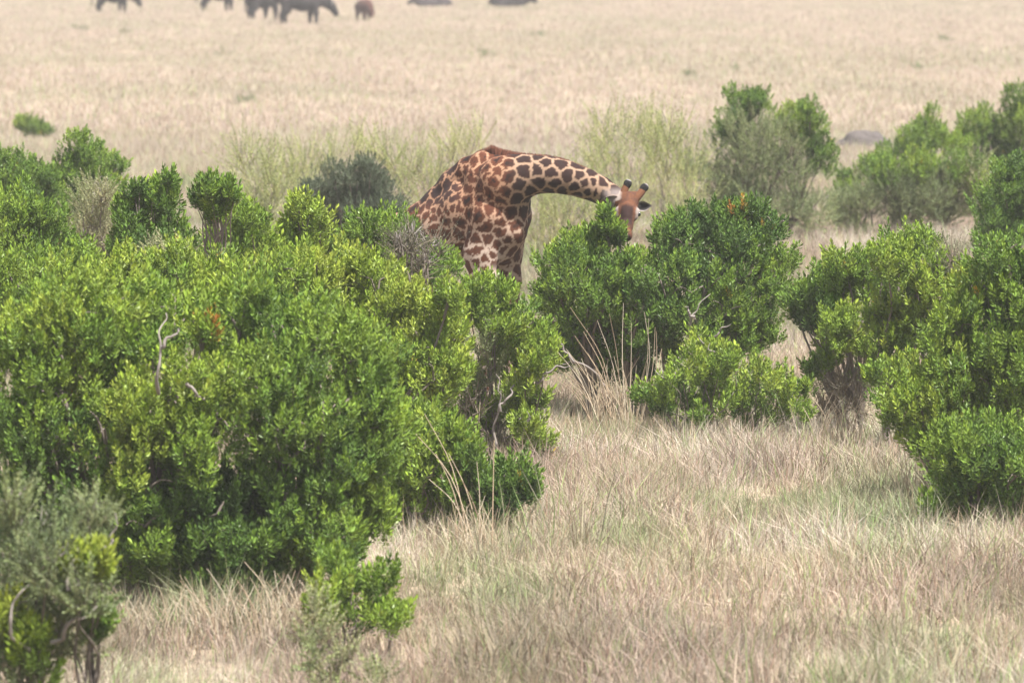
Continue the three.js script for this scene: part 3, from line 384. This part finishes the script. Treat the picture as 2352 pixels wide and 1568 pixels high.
shrub({ name: 'dry_shrub', label: 'blurred grey twiggy bush in the bottom left corner', d: 63, x: 90, stems: 5, species: 'fine', hue: 0.45, dens: 1.0, bare: 60, depth: 0.5, trunk: 0.02, dead: [[[60, 1500, 0.3], [20, 1440, 0.4], [40, 1370, 0.4], [95, 1320, 0.3]], [[120, 1480, 0.3], [180, 1420, 0.4], [225, 1390, 0.3]], [[150, 1350, 0.4], [170, 1290, 0.4], [250, 1250, 0.3], [270, 1180, 0.3]]],
  lobes: [[30, 1180, 60, 0, 0.5, 'fine'], [90, 1230, 60, 0, 0.4, 'fine'], [20, 1280, 80, 0, 0.5, 'fine'], [205, 1190, 40, 0, 0.6, 'fine'], [190, 1250, 50, 0, 0.5, 'fine'], [110, 1310, 70], [200, 1290, 36, 0.3, 0.95, 'glossy'], [165, 1310, 26, 0.3, 0.9, 'glossy'], [230, 1310, 24, 0.3, 0.9, 'glossy'], [40, 1380, 80], [140, 1390, 76, 0, 0.4, 'fine'], [200, 1370, 50], [60, 1470, 84], [150, 1460, 60, 0, 0.5, 'fine'], [20, 1440, 60, 0.2, 0.9, 'glossy'], [90, 1520, 60, 0.2, 0.7, 'glossy'], [20, 1550, 80], [210, 1440, 36, 0, 0.25, 'glossy']] });
shrub({ name: 'weed', label: 'blurred pale green weed at the bottom edge below the small bush', category: 'plant', d: 66, x: 770, stems: 4, hue: 0.75, species: 'fine', dens: 0.45, depth: 0, trunk: 0.008, lobes: [[720, 1400, 24], [745, 1450, 28], [715, 1480, 26], [735, 1510, 34], [770, 1535, 34], [800, 1500, 26], [740, 1565, 36], [850, 1545, 34], [880, 1570, 26]] });
[[180, 66, 20], [285, 74, 12], [515, 126, 24], [568, 240, 28], [1235, 78, 16], [1585, 172, 16], [1690, 158, 9], [2110, 154, 16], [2170, 92, 14], [1120, 126, 18]].forEach(([X, Y, R], i) => { const d = F * EYE / (Y / K + 4 - HORIZON); shrub({ name: 'low_plant', label: ['flat green plant patch on the plain below the leftmost buffalo', 'tiny green plant right of the patch below the leftmost buffalo', 'green plant patch on the plain below the grazing grey buffalo', 'greyish plant patch on the plain above the dark grey green bush', 'small green plant on the plain below the rightmost buffalo', 'small green plant on the plain above the feathery shrubs', 'thin upright green plant above the two headed grey shrub', 'green plant on the right part of the plain', 'highest green plant on the right part of the plain', 'faint green plant on the plain above the giraffe back'][i], category: 'plant', group: 'low plants on the far plain', d, x: X, species: 'fine', hue: 0.3, dens: 0.5, depth: 0.4, trunk: 0.008, lobes: [[X - R * 0.6, Y, R * 0.45], [X, Y - 2, R * 0.5], [X + R * 0.6, Y + 1, R * 0.42]] }); });

// ---------------------------------------------------------------- tall grass tussocks, every stalk a part
const stalkMats = [[0.40, 0.325, 0.225], [0.31, 0.235, 0.155], [0.45, 0.385, 0.29]].map(c => new THREE.MeshStandardMaterial({ color: new THREE.Color().setRGB(...c), roughness: 0.9 }));
function tussock(label, X, d, stalks, extra, hgtM, leanX, wide = 0.25) {
  reseed(900 + X);
  const base = onGround(X, d), g = thing('grass_tussock', label, 'grass tussock', base, 'tall dry grass tussocks');
  const stalk = (p, r) => part('stalk', limb(p, r, r * 0.35, 4, 8), stalkMats[Math.floor(rnd() * 3)], g);
  for (const [bx, tx, ty, cx] of stalks) {
    const b = onGround(bx, d + rr(-0.3, 0.3)), t = place(tx, ty, d + rr(-0.3, 0.3)), m = b.clone().lerp(t, 0.55).add(V(cx / perM(d), 0.08, 0));
    stalk([b, m, t].map(p => p.sub(base)), 0.006);
  }
  for (let i = 0; i < extra; i++) {
    const bx = base.x + rr(-wide, wide), bz = base.z + rr(-0.3, 0.3), h = hgtM * rr(0.5, 1), l = rr(-0.5, 0.5) + leanX;
    stalk([V(bx, hgt(bx, bz), bz), V(bx + l * h * 0.35, h * 0.6, bz), V(bx + l * h, h, bz + rr(-0.1, 0.1))].map(p => p.sub(base)), 0.005);
  }
}
tussock('tall arching dry tussock before the browsed bush', 1410, 100.5, [[1420, 1310, 705, 24], [1400, 1260, 830, 10], [1415, 1320, 770, 14], [1430, 1372, 735, 10], [1440, 1432, 695, -6], [1450, 1480, 715, 26], [1465, 1505, 750, 12], [1470, 1490, 730, 6], [1500, 1508, 760, 4], [1425, 1400, 720, 8], [1390, 1275, 800, 8], [1480, 1520, 800, 6], [1410, 1340, 760, 16], [1380, 1265, 860, 6], [1395, 1300, 800, 12], [1440, 1450, 740, 4], [1420, 1350, 810, 8]], 60, 0.85, -0.15);
tussock('long pale stalks leaning over the low bush left of the clearing', 1090, 80.5, [[1080, 975, 950, 16], [1095, 945, 985, 22], [1075, 1000, 1040, 6], [1110, 1030, 1040, 4], [1100, 1095, 1060, 4], [1120, 1060, 1100, 0], [1090, 985, 1100, 10], [1130, 1135, 1010, 0]], 36, 0.6, -0.1);
tussock('brown dry tussock under the trunks of the huge bush', 640, 71.8, [[640, 560, 1290, 10], [660, 690, 1300, 0], [600, 540, 1330, 0], [620, 600, 1310, 0], [700, 660, 1320, 0], [460, 395, 1380, 0], [480, 420, 1375, 4]], 90, 0.55, 0, 0.6);
tussock('brown dry tussock right of the blurred grey bush', 460, 71.2, [], 70, 0.5, -0.1, 0.5);
tussock('brown dry tussock left of the small bright bush', 730, 71.5, [], 60, 0.42, 0.1, 0.4);
tussock('straw tussock beside the dark base of the arching right bush', 1930, 97.5, [], 40, 0.6, 0.05);
tussock('short brown tussock in the middle of the clearing', 1330, 78, [[1320, 1300, 1330, 0], [1345, 1390, 1330, 0]], 44, 0.36, 0.1);
tussock('pale tussock along the foot of the dense right bush', 2130, 88, [[2140, 2100, 1010, 0], [2150, 2120, 1000, 0]], 46, 0.62, -0.2);

// ---------------------------------------------------------------- earth mound on the plain
{
  const b = onGround(1985, 222), g = new THREE.SphereGeometry(1, 40, 20, 0, 6.2832, 0, 1.75), p = g.attributes.position;
  for (let i = 0; i < p.count; i++) { const x = p.getX(i), y = p.getY(i), z = p.getZ(i), k = 0.75 + 0.5 * fbm(x * 2.2 + 4, y * 2.2, z * 2.2); p.setXYZ(i, x * 0.72 * k, y * 0.5 * k, z * 0.6 * k); }
  g.computeVertexNormals(); setColors(g, (x, y, z) => { const k = 0.75 + 0.5 * fbm(x * 9, y * 9, z * 9); return [0.075 * k, 0.064 * k, 0.06 * k]; });
  const t = thing('earth_mound', 'low grey bare earth mound on the plain behind the right bushes', 'mound', b);
  part('soil', g, new THREE.MeshStandardMaterial({ vertexColors: true, roughness: 1 }), t);
}

// ---------------------------------------------------------------- giraffe
const hide = new THREE.MeshPhysicalMaterial({ vertexColors: true, color: new THREE.Color().setRGB(0.70, 0.68, 0.68), roughness: 0.85, specularIntensity: 0.5 });
{
  reseed(77);
  const D = 104.5, GY = -85 + F * EYE / D, O = onGround(0, D), S = 752;
  // crop units of the study drawing -> metres in the animal's frame (x right, y up, z towards the viewpoint)
  const X = c => (c - 800) / S, Y = c => (2347 - c) / S;
  const org = V(((1300 + 800 / 2.45) / 3.375 - 512) / F * D, 0, -D); org.y = hgt(org.x, org.z);
  const g = thing('giraffe', 'tall spotted giraffe bending its long neck down to browse a bush', 'giraffe', org);
  const th = 38 * Math.PI / 180, hx = Math.cos(th), hz = Math.sin(th);
  const L = (u, v, w = 0) => V(0.13 + u * hx - w * hz, v, u * hz + w * hx);
  const B = []; const bone = (a, r1, b, r2) => B.push([a, b, r1, r2]);
  const chain = (...a) => { for (let i = 0; i + 3 < a.length; i += 2) bone(a[i], a[i + 1], a[i + 2], a[i + 3]); };
  chain(L(0.06, 2.68), 0.20, L(-0.12, 2.73), 0.17, L(-0.33, 2.67), 0.165, L(-0.52, 2.52), 0.19, L(-0.72, 2.30), 0.21, L(-1.0, 2.08), 0.23, L(-1.25, 1.97), 0.24, L(-1.42, 1.86), 0.2);
  chain(L(0.1, 2.35), 0.33, L(-0.3, 2.22), 0.37, L(-0.65, 2.02), 0.37, L(-1.0, 1.92), 0.35, L(-1.28, 1.86), 0.29);
  chain(L(0.08, 2.3), 0.30, L(0.17, 2.05), 0.22, L(0.08, 1.86), 0.19);
  chain(L(0.0, 2.55), 0.27, V(X(985), Y(420), 0.2), 0.285, V(X(1080), Y(378), 0.25), 0.25, V(X(1200), Y(348), 0.28), 0.205, V(X(1350), Y(345), 0.31), 0.188, V(X(1500), Y(371), 0.33), 0.170, V(X(1650), Y(418), 0.34), 0.152, V(X(1780), Y(474), 0.35), 0.138, V(X(1900), Y(548), 0.36), 0.118, V(X(1960), Y(590), 0.37), 0.10);
  chain(V(X(1010), Y(470), 0.22), 0.19, V(X(1020), Y(640), 0.2), 0.12, L(0.2, 2.12), 0.19);
  for (const s of [1, -1]) {
    chain(L(-0.12, 2.62, 0.12 * s), 0.15, L(0.1, 2.2, 0.22 * s), 0.19, L(-0.02, 1.78, 0.22 * s), 0.185, L(0.03, 1.5, 0.22 * s), 0.135, L(0.08, 1.02, 0.21 * s), 0.085, L(0.08, 0.95, 0.21 * s), 0.085, L(0.07, 0.7, 0.21 * s), 0.058, L(0.07, 0.2, 0.21 * s), 0.055, L(0.11, 0.06, 0.21 * s), 0.075);
    chain(L(-1.22, 1.9, 0.14 * s), 0.25, L(-1.05, 1.5, 0.2 * s), 0.18, L(-1.28, 0.98, 0.2 * s), 0.085, L(-1.31, 0.9, 0.2 * s), 0.08, L(-1.24, 0.6, 0.2 * s), 0.055, L(-1.2, 0.2, 0.2 * s), 0.055, L(-1.15, 0.06, 0.2 * s), 0.075);
  }
  chain(L(-1.55, 1.95), 0.05, L(-1.66, 1.6), 0.03, L(-1.66, 1.1), 0.022, L(-1.66, 0.75), 0.05);
  const body = skin(soft(B, 0.07), [-1.75, -0.05, -1.5], [1.75, 3.1, 0.85], 0.0125);
  // head
  const P = V(X(2008), Y(560), 0.42), a = V(-0.08, -0.72, 0.66).normalize(), l = V(1, -0.13, 0.12); l.addScaledVector(a, -l.dot(a)).normalize(); const n = a.clone().cross(l).normalize(); if (n.z < 0) n.negate();
  const h = (u, v, w) => P.clone().addScaledVector(a, u).addScaledVector(n, v).addScaledVector(l, w);
  const HB = []; const hb = (p, r1, q, r2) => HB.push([p, q, r1, r2]);
  hb(V(X(1880), Y(540), 0.36), 0.12, h(0.02, -0.03, -0.02), 0.115); hb(h(0, 0, 0), 0.11, h(0.17, 0.0, 0), 0.105); hb(h(0.17, 0, 0), 0.1, h(0.36, -0.01, 0), 0.072); hb(h(0.36, -0.01, 0), 0.07, h(0.5, -0.01, 0), 0.062);
  hb(h(0.5, 0, 0.02), 0.058, h(0.5, 0, -0.02), 0.058); hb(h(0.16, -0.09, 0), 0.075, h(0.46, -0.055, 0), 0.045); hb(h(0.16, 0.07, 0), 0.05, h(0.26, 0.06, 0), 0.035);
  for (const s of [1, -1]) { hb(h(0.17, 0.02, 0.095 * s), 0.045, h(0.22, 0.0, 0.085 * s), 0.038); hb(h(0.0, 0.03, 0.06 * s), 0.05, h(-0.04, 0.05, 0.075 * s), 0.045); hb(h(0.52, 0.045, 0.03 * s), 0.022, h(0.5, 0.05, 0.032 * s), 0.02); }
  const headGeo = skin(soft(HB, 0.035), [X(1880) - 0.2, 1.85, 0.1], [X(2008) + 0.35, 2.72, 0.95], 0.006);
  // coat pattern: patches grow from spots scattered over the hide
  const bp = body.attributes.position, seeds = [];
  const spots = [[920, 225], [930, 320], [1000, 250], [1020, 350], [1150, 310], [1250, 310], [1375, 320], [1510, 345], [1610, 345], [1600, 270], [1330, 240], [1150, 205], [1450, 252], [1700, 325], [1790, 400], [1110, 430], [1265, 410], [1400, 425], [1570, 450], [1650, 410], [1720, 395], [990, 500], [1080, 535], [1200, 475], [1365, 480], [1450, 482], [1680, 485], [1735, 495], [1780, 510], [1590, 505], [735, 245], [795, 215], [605, 345], [655, 320], [700, 380], [625, 395], [580, 445], [680, 440], [525, 515], [500, 465], [550, 545], [830, 290], [880, 385], [845, 350], [785, 460], [840, 510], [790, 545], [950, 560], [1025, 660], [680, 570], [610, 630], [545, 620], [870, 620], [935, 640], [770, 690], [830, 780], [690, 660], [960, 740], [610, 740], [490, 730], [505, 650], [455, 600], [405, 590], [440, 645], [390, 645], [350, 610], [340, 690], [385, 720], [300, 640], [400, 785], [500, 830], [595, 840], [680, 850], [750, 890], [850, 870], [925, 930], [1020, 890], [1075, 775], [1105, 860], [950, 810], [620, 960], [750, 975], [830, 1045], [765, 1070], [900, 1000], [985, 960], [905, 1100], [1005, 1085], [690, 1120], [640, 1100], [820, 1120], [1040, 980]];
  for (const [cx, cy] of spots) { const x = X(cx), y = Y(cy); let best = -9; for (let i = 0; i < bp.count; i++) if (Math.abs(bp.getX(i) - x) < 0.012 && Math.abs(bp.getY(i) - y) < 0.012 && bp.getZ(i) > best) best = bp.getZ(i); if (best > -9) seeds.push([x, y, best, 0.08]); }
  const spotSize = (x, y, z) => x > 0.4 && y > 2.2 ? 0.135 : y < 1.5 ? 0.085 : 0.15;
  for (let t = 0; t < 9000; t++) { const i = Math.floor(rnd() * bp.count), x = bp.getX(i), y = bp.getY(i), z = bp.getZ(i), s = spotSize(x, y, z); let ok = true; for (const q of seeds) if ((q[0] - x) ** 2 + (q[1] - y) ** 2 + (q[2] - z) ** 2 < s * s) { ok = false; break; } if (ok) seeds.push([x, y, z, s]); }
  const cell = 0.3, grid = new Map(), gk = (x, y, z) => `${Math.floor(x / cell)},${Math.floor(y / cell)},${Math.floor(z / cell)}`;
  for (const q of seeds) for (let i = -1; i < 2; i++) for (let j = -1; j < 2; j++) for (let k = -1; k < 2; k++) { const key = gk(q[0] + i * cell, q[1] + j * cell, q[2] + k * cell); (grid.get(key) ?? grid.set(key, []).get(key)).push(q); }
  setColors(body, (x, y, z) => {
    const neck = smooth(0.2, 0.4, x) * smooth(2.15, 2.3, y), low = smooth(2.4, 1.75, y), wob = mix(0.038, 0.02, neck);
    const w2 = mix(0.008, 0.007, neck), J = (o, p) => wob * (fbm(x * 17 + o, y * 17 + p, z * 17) - 0.5) * 2 + w2 * (noise(x * 62 + o, y * 62 + p, z * 62) - 0.5) * 2, nx = x + J(0, 0), ny = y + J(9, 0), nz = z + J(0, 5);
    let d1 = 9, d2 = 9; for (const q of grid.get(gk(x, y, z)) ?? []) { const d = Math.hypot(q[0] - nx, q[1] - ny, q[2] - nz); if (d < d1) { d2 = d1; d1 = d; } else if (d < d2) d2 = d; }
    const e = d2 - d1 - mix(0.045, 0.014, neck) * (noise(x * 48 + 3, y * 48, z * 48) - 0.5) - mix(0.02, 0.008, neck) * (noise(x * 95, y * 95, z * 95) - 0.5), line = 1 - smooth(mix(0.010, 0.020, neck) + 0.01 * low, mix(0.027, 0.036, neck) + 0.014 * low, e);
    let cream = mixc([0.46, 0.27, 0.165], [0.36, 0.245, 0.165], neck); cream = mixc(cream, [0.62, 0.50, 0.41], low);
    const front = smooth(0.22, 0.4, x) * (1 - neck) * smooth(2.3, 2.1, y); cream = mixc(cream, [0.54, 0.39, 0.29], front);
    let dark = mixc([0.12, 0.038, 0.017], [0.032, 0.012, 0.009], neck);
    const core = smooth(0.07, 0.11, e + 0.12 * (fbm(x * 26, y * 26, z * 26) - 0.5)) * (1 - 0.4 * neck); dark = mixc(dark, [0.018, 0.009, 0.008], core);
    dark = mixc(dark, [0.035, 0.02, 0.02], smooth(-0.15, -0.35, x) * smooth(2.2, 2.4, y) * 0.8);  // upper-back patches greyed: skylight sheen put into the coat colour
    dark = mixc(dark, [0.13, 0.05, 0.026], low * 0.6);
    let c = mixc(dark, cream, line);
    const belly = smooth(1.72, 1.58, y) * smooth(0.9, 1.3, y) * smooth(0.15, 0.05, Math.abs(x * -hz + z * hx - 0.08)); c = mixc(c, [0.6, 0.5, 0.42], belly * 0.8);
    { const jaw = smooth(X(1770), X(1830), x + 0.05 * (fbm(x * 15, y * 15, z * 15) - 0.5)); c = mixc(c, mixc(c, [0.36, 0.31, 0.29], 0.7), jaw * smooth(Y(430), Y(500), y)); }
    if (y < 0.14) c = [0.05, 0.04, 0.035];
    if (x < -0.9 && Math.hypot(x - L(-1.66, 0).x, z - L(-1.66, 0).z) < 0.1 && y < 1) c = [0.02, 0.016, 0.015];
    const k = 0.9 + 0.2 * noise(x * 70, y * 70, z * 70); return [c[0] * k, c[1] * k, c[2] * k];
  });
  const tmp = V(0, 0, 0);
  setColors(headGeo, (x, y, z) => {
    tmp.set(x, y, z).sub(P); const u = tmp.dot(a), v = tmp.dot(n), w = tmp.dot(l), aw = Math.abs(w) + 0.02 * (fbm(x * 30, y * 30, z * 30) - 0.5);
    let c = [0.145, 0.058, 0.026];
    c = mixc(c, [0.11, 0.047, 0.028], smooth(0.45, 0.65, fbm(x * 40, y * 40, z * 40)));
    c = mixc(c, [0.36, 0.31, 0.28], smooth(0.085, 0.115, aw) * smooth(0.1, 0.16, u) );
    c = mixc(c, [0.38, 0.33, 0.3], smooth(0.0, -0.04, v) * 0.9);
    { const f = 0.75 + 0.5 * noise(x * 90, y * 60, z * 90); c = c.map(q => q * f); }
    const nose = smooth(0.13, 0.2, u + 0.05 * (fbm(x * 24, y * 24, z * 24) - 0.5)) * smooth(0.42, 0.36, u) * smooth(0.085, 0.05, aw) * smooth(-0.02, 0.02, v); c = mixc(c, [0.03, 0.013, 0.012], nose * 0.95);
    c = mixc(c, [0.06, 0.035, 0.03], smooth(0.012, 0.004, Math.abs(w - 0.004)) * smooth(0.38, 0.42, u));
    c = mixc(c, [0.09, 0.05, 0.045], smooth(0.52, 0.55, u));
    if (u < 0.06 && w < -0.05) c = mixc(c, [0.4, 0.34, 0.3], smooth(-0.06, -0.11, w + 0.03 * (fbm(x * 26, y * 26, z * 26) - 0.5)));
    if (u < 0.06 && w < -0.16 && noise(x * 22, y * 22, z * 22) > 0.6) c = [0.11, 0.05, 0.035];
    return c;
  });
  part('body', mergeGeometries([body, headGeo]), hide, g);
  const darkMat = new THREE.MeshStandardMaterial({ color: new THREE.Color().setRGB(0.005, 0.0045, 0.0045), roughness: 0.95 }), hornMat = new THREE.MeshStandardMaterial({ color: new THREE.Color().setRGB(0.13, 0.05, 0.02), roughness: 0.9 }), tuftTop = new THREE.MeshStandardMaterial({ color: new THREE.Color().setRGB(0.2, 0.18, 0.19), roughness: 0.9 });
  for (const s of [-1, 1]) {
    const b = h(0.0, 0.03, 0.072 * s), tip = s < 0 ? V(X(2008), Y(402), P.z - 0.0) : V(X(2150), Y(438), P.z - 0.01), m = b.clone().lerp(tip, 0.5).add(V(0.006 * s, 0, 0));
    const horn = part('horn', limb([b, m, tip], 0.047, 0.036, 14, 10), hornMat, g);
    const dd = tip.clone().sub(b).normalize(), t0 = tip.clone().addScaledVector(dd, -0.068), tp = [];
    for (const [r, u] of [[0.0345, 0], [0.041, 0.014], [0.045, 0.035], [0.046, 0.055], [0.042, 0.07], [0.032, 0.079]]) tp.push(new THREE.Vector2(r, u));
    const lg = new THREE.LatheGeometry(tp, 18); lg.applyQuaternion(new THREE.Quaternion().setFromUnitVectors(V(0, 1, 0), dd)); lg.translate(t0.x, t0.y, t0.z); part('horn_tuft', lg, darkMat, horn);
    const cap = new THREE.SphereGeometry(0.034, 14, 6, 0, 6.2832, 0, 1.4); cap.scale(1, 0.45, 1); cap.translate(0, 0.077, 0); cap.applyQuaternion(new THREE.Quaternion().setFromUnitVectors(V(0, 1, 0), dd)); cap.translate(t0.x, t0.y, t0.z); part('horn_tip', cap, tuftTop, horn);
    const eye = new THREE.SphereGeometry(0.027, 16, 12), ep = h(0.195, 0.012, 0.125 * s); eye.translate(ep.x, ep.y, ep.z); part('eye', eye, new THREE.MeshPhysicalMaterial({ color: 0x0a0706, roughness: 0.15, clearcoat: 1 }), g);
    // ear: a cupped leaf shape
    const eb = s < 0 ? V(X(1912), Y(555), P.z + 0.04) : V(X(2085), Y(608), P.z - 0.03), et = s < 0 ? V(X(1800), Y(535), P.z + 0.13) : V(X(2200), Y(600), P.z - 0.01);
    const ax = et.clone().sub(eb), len = ax.length(); ax.normalize(); const fw = s < 0 ? V(-0.1, -0.6, 1).normalize() : V(0.1, -0.25, 1).normalize(); fw.addScaledVector(ax, -fw.dot(ax)).normalize(); const sd = ax.clone().cross(fw);
    const pos = [], col = [], idx = [], N = 12, M = 10;
    for (let i = 0; i <= N; i++) for (let j = 0; j <= M; j++) { const t = i / N, q = j / M * 2 - 1, w = 0.056 * Math.sin(Math.PI * Math.min(1, 0.14 + t * 0.86) ** 0.8) + 0.003, p = eb.clone().addScaledVector(ax, t * len).addScaledVector(sd, q * w).addScaledVector(fw, -0.03 * (1 - q * q) * Math.sin(Math.PI * (0.2 + 0.8 * t))); pos.push(p.x, p.y, p.z); const inner = 1 - Math.abs(q); const c = mixc([0.29, 0.255, 0.24], [0.03, 0.025, 0.025], smooth(0.35, 0.7, inner) * smooth(0.05, 0.25, t) * smooth(0.95, 0.7, t)); col.push(...c); }
    for (let i = 0; i < N; i++) for (let j = 0; j < M; j++) { const q = i * (M + 1) + j; idx.push(q, q + 1, q + M + 1, q + 1, q + M + 2, q + M + 1); }
    const eg = new THREE.BufferGeometry(); eg.setAttribute('position', new THREE.Float32BufferAttribute(pos, 3)); eg.setAttribute('color', new THREE.Float32BufferAttribute(col, 3)); eg.setIndex(idx); eg.computeVertexNormals();
    part('ear', eg, new THREE.MeshStandardMaterial({ vertexColors: true, roughness: 0.9, side: THREE.DoubleSide }), g);
  }
  // mane: short bristles along the crest of the neck
  const crest = new THREE.CatmullRomCurve3([L(-0.3, 2.82), L(-0.16, 2.89), V(X(880), Y(165), 0.03), V(X(960), Y(165), 0.10), V(X(1070), Y(185), 0.2), V(X(1200), Y(200), 0.28), V(X(1350), Y(212), 0.31), V(X(1500), Y(248), 0.33), V(X(1650), Y(312), 0.34), V(X(1780), Y(384), 0.35), V(X(1880), Y(450), 0.36), V(X(1945), Y(490), 0.37)]);
  const mp = [], mc = [];
  for (let i = 0; i < 4200; i++) {
    const t = rnd(), p = crest.getPoint(t), tg = crest.getTangent(t), up = V(-tg.y, tg.x, 0).normalize(), sideZ = rr(-0.022, 0.022), hump = Math.exp(-(((t - 0.19) / 0.05) ** 2)), L2 = (0.068 + 0.04 * hump) * rr(0.7, 1.15);
    p.z += sideZ; p.addScaledVector(up, -0.05); const q = p.clone().addScaledVector(up, L2 + 0.02).addScaledVector(tg, rr(-0.02, 0.01)).add(V(0, 0, sideZ * 0.4)), w = tg.clone().multiplyScalar(0.008);
    mp.push(p.x - w.x, p.y - w.y, p.z, p.x + w.x, p.y + w.y, p.z, q.x, q.y, q.z); const k = rr(0.6, 1.3), c = rnd() < 0.3 ? [0.07 * k, 0.03 * k, 0.025 * k] : [0.2 * k, 0.075 * k, 0.045 * k]; for (let r = 0; r < 3; r++) mc.push(...c);
  }
  const mg = new THREE.BufferGeometry(); mg.setAttribute('position', new THREE.Float32BufferAttribute(mp, 3)); mg.setAttribute('color', new THREE.Float32BufferAttribute(mc, 3)); mg.computeVertexNormals();
  part('mane', mg, new THREE.MeshStandardMaterial({ vertexColors: true, roughness: 0.9, side: THREE.DoubleSide }), g, { kind: 'stuff' });
}

// ---------------------------------------------------------------- buffalo
const buffMat = new THREE.MeshStandardMaterial({ vertexColors: true, color: new THREE.Color().setRGB(0.4, 0.37, 0.4), roughness: 1 }), hornMat2 = new THREE.MeshStandardMaterial({ color: new THREE.Color().setRGB(0.075, 0.068, 0.066), roughness: 0.6 });
function buffaloGeo(pose, tone) {
  const B = [], c = (...a) => { for (let i = 0; i + 3 < a.length; i += 2) B.push([a[i], a[i + 2], a[i + 1], a[i + 3]]); };
  const low = pose === 'lying' ? 0.68 : 0;
  const v = (u, y, w = 0) => V(u, y, w);
  c(v(-0.85, 1.12 - low), 0.26, v(-0.5, 1.06 - low), 0.38, v(0.0, 1.0 - low), 0.43, v(0.42, 1.04 - low), 0.40, v(0.62, 1.08 - low), 0.32); c(v(0.3, 1.28 - low), 0.2, v(0.6, 1.28 - low), 0.18); c(v(-0.8, 1.22 - low), 0.16, v(0.3, 1.28 - low), 0.17);
  const hd = pose === 'grazing' ? [v(0.95, 0.98), v(1.24, 0.76), v(1.42, 0.46)] : pose === 'lying' ? [v(0.95, 0.55), v(1.2, 0.62), v(1.5, 0.42)] : [v(0.95, 1.1), v(1.22, 1.15), v(1.5, 0.92)];
  c(v(0.6, 1.1 - low), 0.3, hd[0], 0.24, hd[1], 0.18, hd[1].clone().lerp(hd[2], 0.7), 0.125, hd[2], 0.11);
  for (const s of [1, -1]) {
    if (pose === 'lying') { c(v(0.45, 0.25, 0.25 * s), 0.13, v(0.75, 0.12, 0.3 * s), 0.09, v(0.45, 0.07, 0.32 * s), 0.07); c(v(-0.7, 0.3, 0.25 * s), 0.22, v(-0.3, 0.14, 0.36 * s), 0.1, v(-0.6, 0.08, 0.4 * s), 0.07); continue; }
    const st = 0.1 * s;
    c(v(0.45, 0.9, 0.2 * s), 0.19, v(0.45 + st, 0.5, 0.2 * s), 0.105, v(0.45 + st, 0.12, 0.2 * s), 0.065, v(0.47 + st, 0.03, 0.2 * s), 0.085);
    c(v(-0.72, 1.0, 0.18 * s), 0.26, v(-0.68 - st, 0.62, 0.2 * s), 0.14, v(-0.82 - st, 0.42, 0.2 * s), 0.085, v(-0.78 - st, 0.12, 0.2 * s), 0.06, v(-0.76 - st, 0.03, 0.2 * s), 0.085);
    const e = hd[1].clone().add(v(-0.1, -0.05, 0.16 * s)); c(e, 0.05, e.clone().add(v(-0.03, -0.08, 0.2 * s)), 0.03);
  }
  c(v(-1.1, 1.15 - low), 0.05, v(-1.18, 0.8 - low * 0.6), 0.03, v(-1.18, pose === 'lying' ? 0.1 : 0.45), 0.04);
  const g = skin(soft(B, 0.08), [-1.35, -0.1, -0.7], [1.7, 1.7, 0.7], 0.03);
  setColors(g, (x, y, z) => { const m = smooth(0.4, 0.62, fbm(x * 2.3 + 5, y * 2.3, z * 2.3)), k = 0.85 + 0.3 * noise(x * 14, y * 14, z * 14), c = mixc(tone[0], tone[1], m); return c.map(q => q * k); });
  return { g, hd };
}
function hornGeo(hd, s) { const b = hd[1]; return limb([b.clone().add(V(0.02, 0.13, 0.03 * s)), b.clone().add(V(-0.02, 0.12, 0.24 * s)), b.clone().add(V(-0.03, 0.04, 0.42 * s)), b.clone().add(V(-0.02, 0.14, 0.52 * s)), b.clone().add(V(0.0, 0.28, 0.46 * s))], 0.085, 0.015, 8, 12); }
const GREY = [[0.014, 0.012, 0.013], [0.045, 0.038, 0.04]], BLACK = [[0.01, 0.008, 0.009], [0.02, 0.017, 0.018]], RED = [[0.11, 0.036, 0.022], [0.15, 0.055, 0.034]], MUD = [[0.07, 0.06, 0.061], [0.11, 0.096, 0.096]];
[['buffalo', 'dark buffalo cut off by the top edge, farthest left of the herd', 262, 528, 'grazing', BLACK, 12, 1.05],
  ['buffalo', 'dark buffalo at the top edge, second from the left of the herd', 505, 535, 'standing', BLACK, 8, 1.12],
  ['buffalo', 'dark buffalo standing partly behind the grazing grey one', 606, 488, 'standing', GREY, 50, 1.2],
  ['buffalo', 'large muddy grey buffalo grazing with its head down to the right', 695, 474, 'grazing', [[0.018, 0.015, 0.017], [0.065, 0.055, 0.058]], 10, 1.2],
  ['buffalo_calf', 'small reddish brown calf grazing right of the grey buffalo', 838, 482, 'grazing', RED, -70, 0.8],
  ['buffalo', 'pale grey buffalo lying down at the top edge of the plain', 995, 556, 'lying', MUD, 175, 0.95],
  ['buffalo', 'dark buffalo lying at the top edge, farthest right of the herd', 1170, 556, 'lying', GREY, 12, 1.05],
].forEach(([name, label, X, d, pose, tone, turn, sc], i) => {
  reseed(500 + i);
  const o = thing(name, label, name === 'buffalo' ? 'buffalo' : 'calf', onGround(X, d), 'buffalo herd on the far plain'); o.rotation.y = turn * Math.PI / 180; o.scale.setScalar(sc);
  const { g, hd } = buffaloGeo(pose, tone); part('body', g, buffMat, o);
  if (name === 'buffalo') for (const s of [1, -1]) part('horn', hornGeo(hd, s), hornMat2, o);
});

renderer.render(scene, camera);
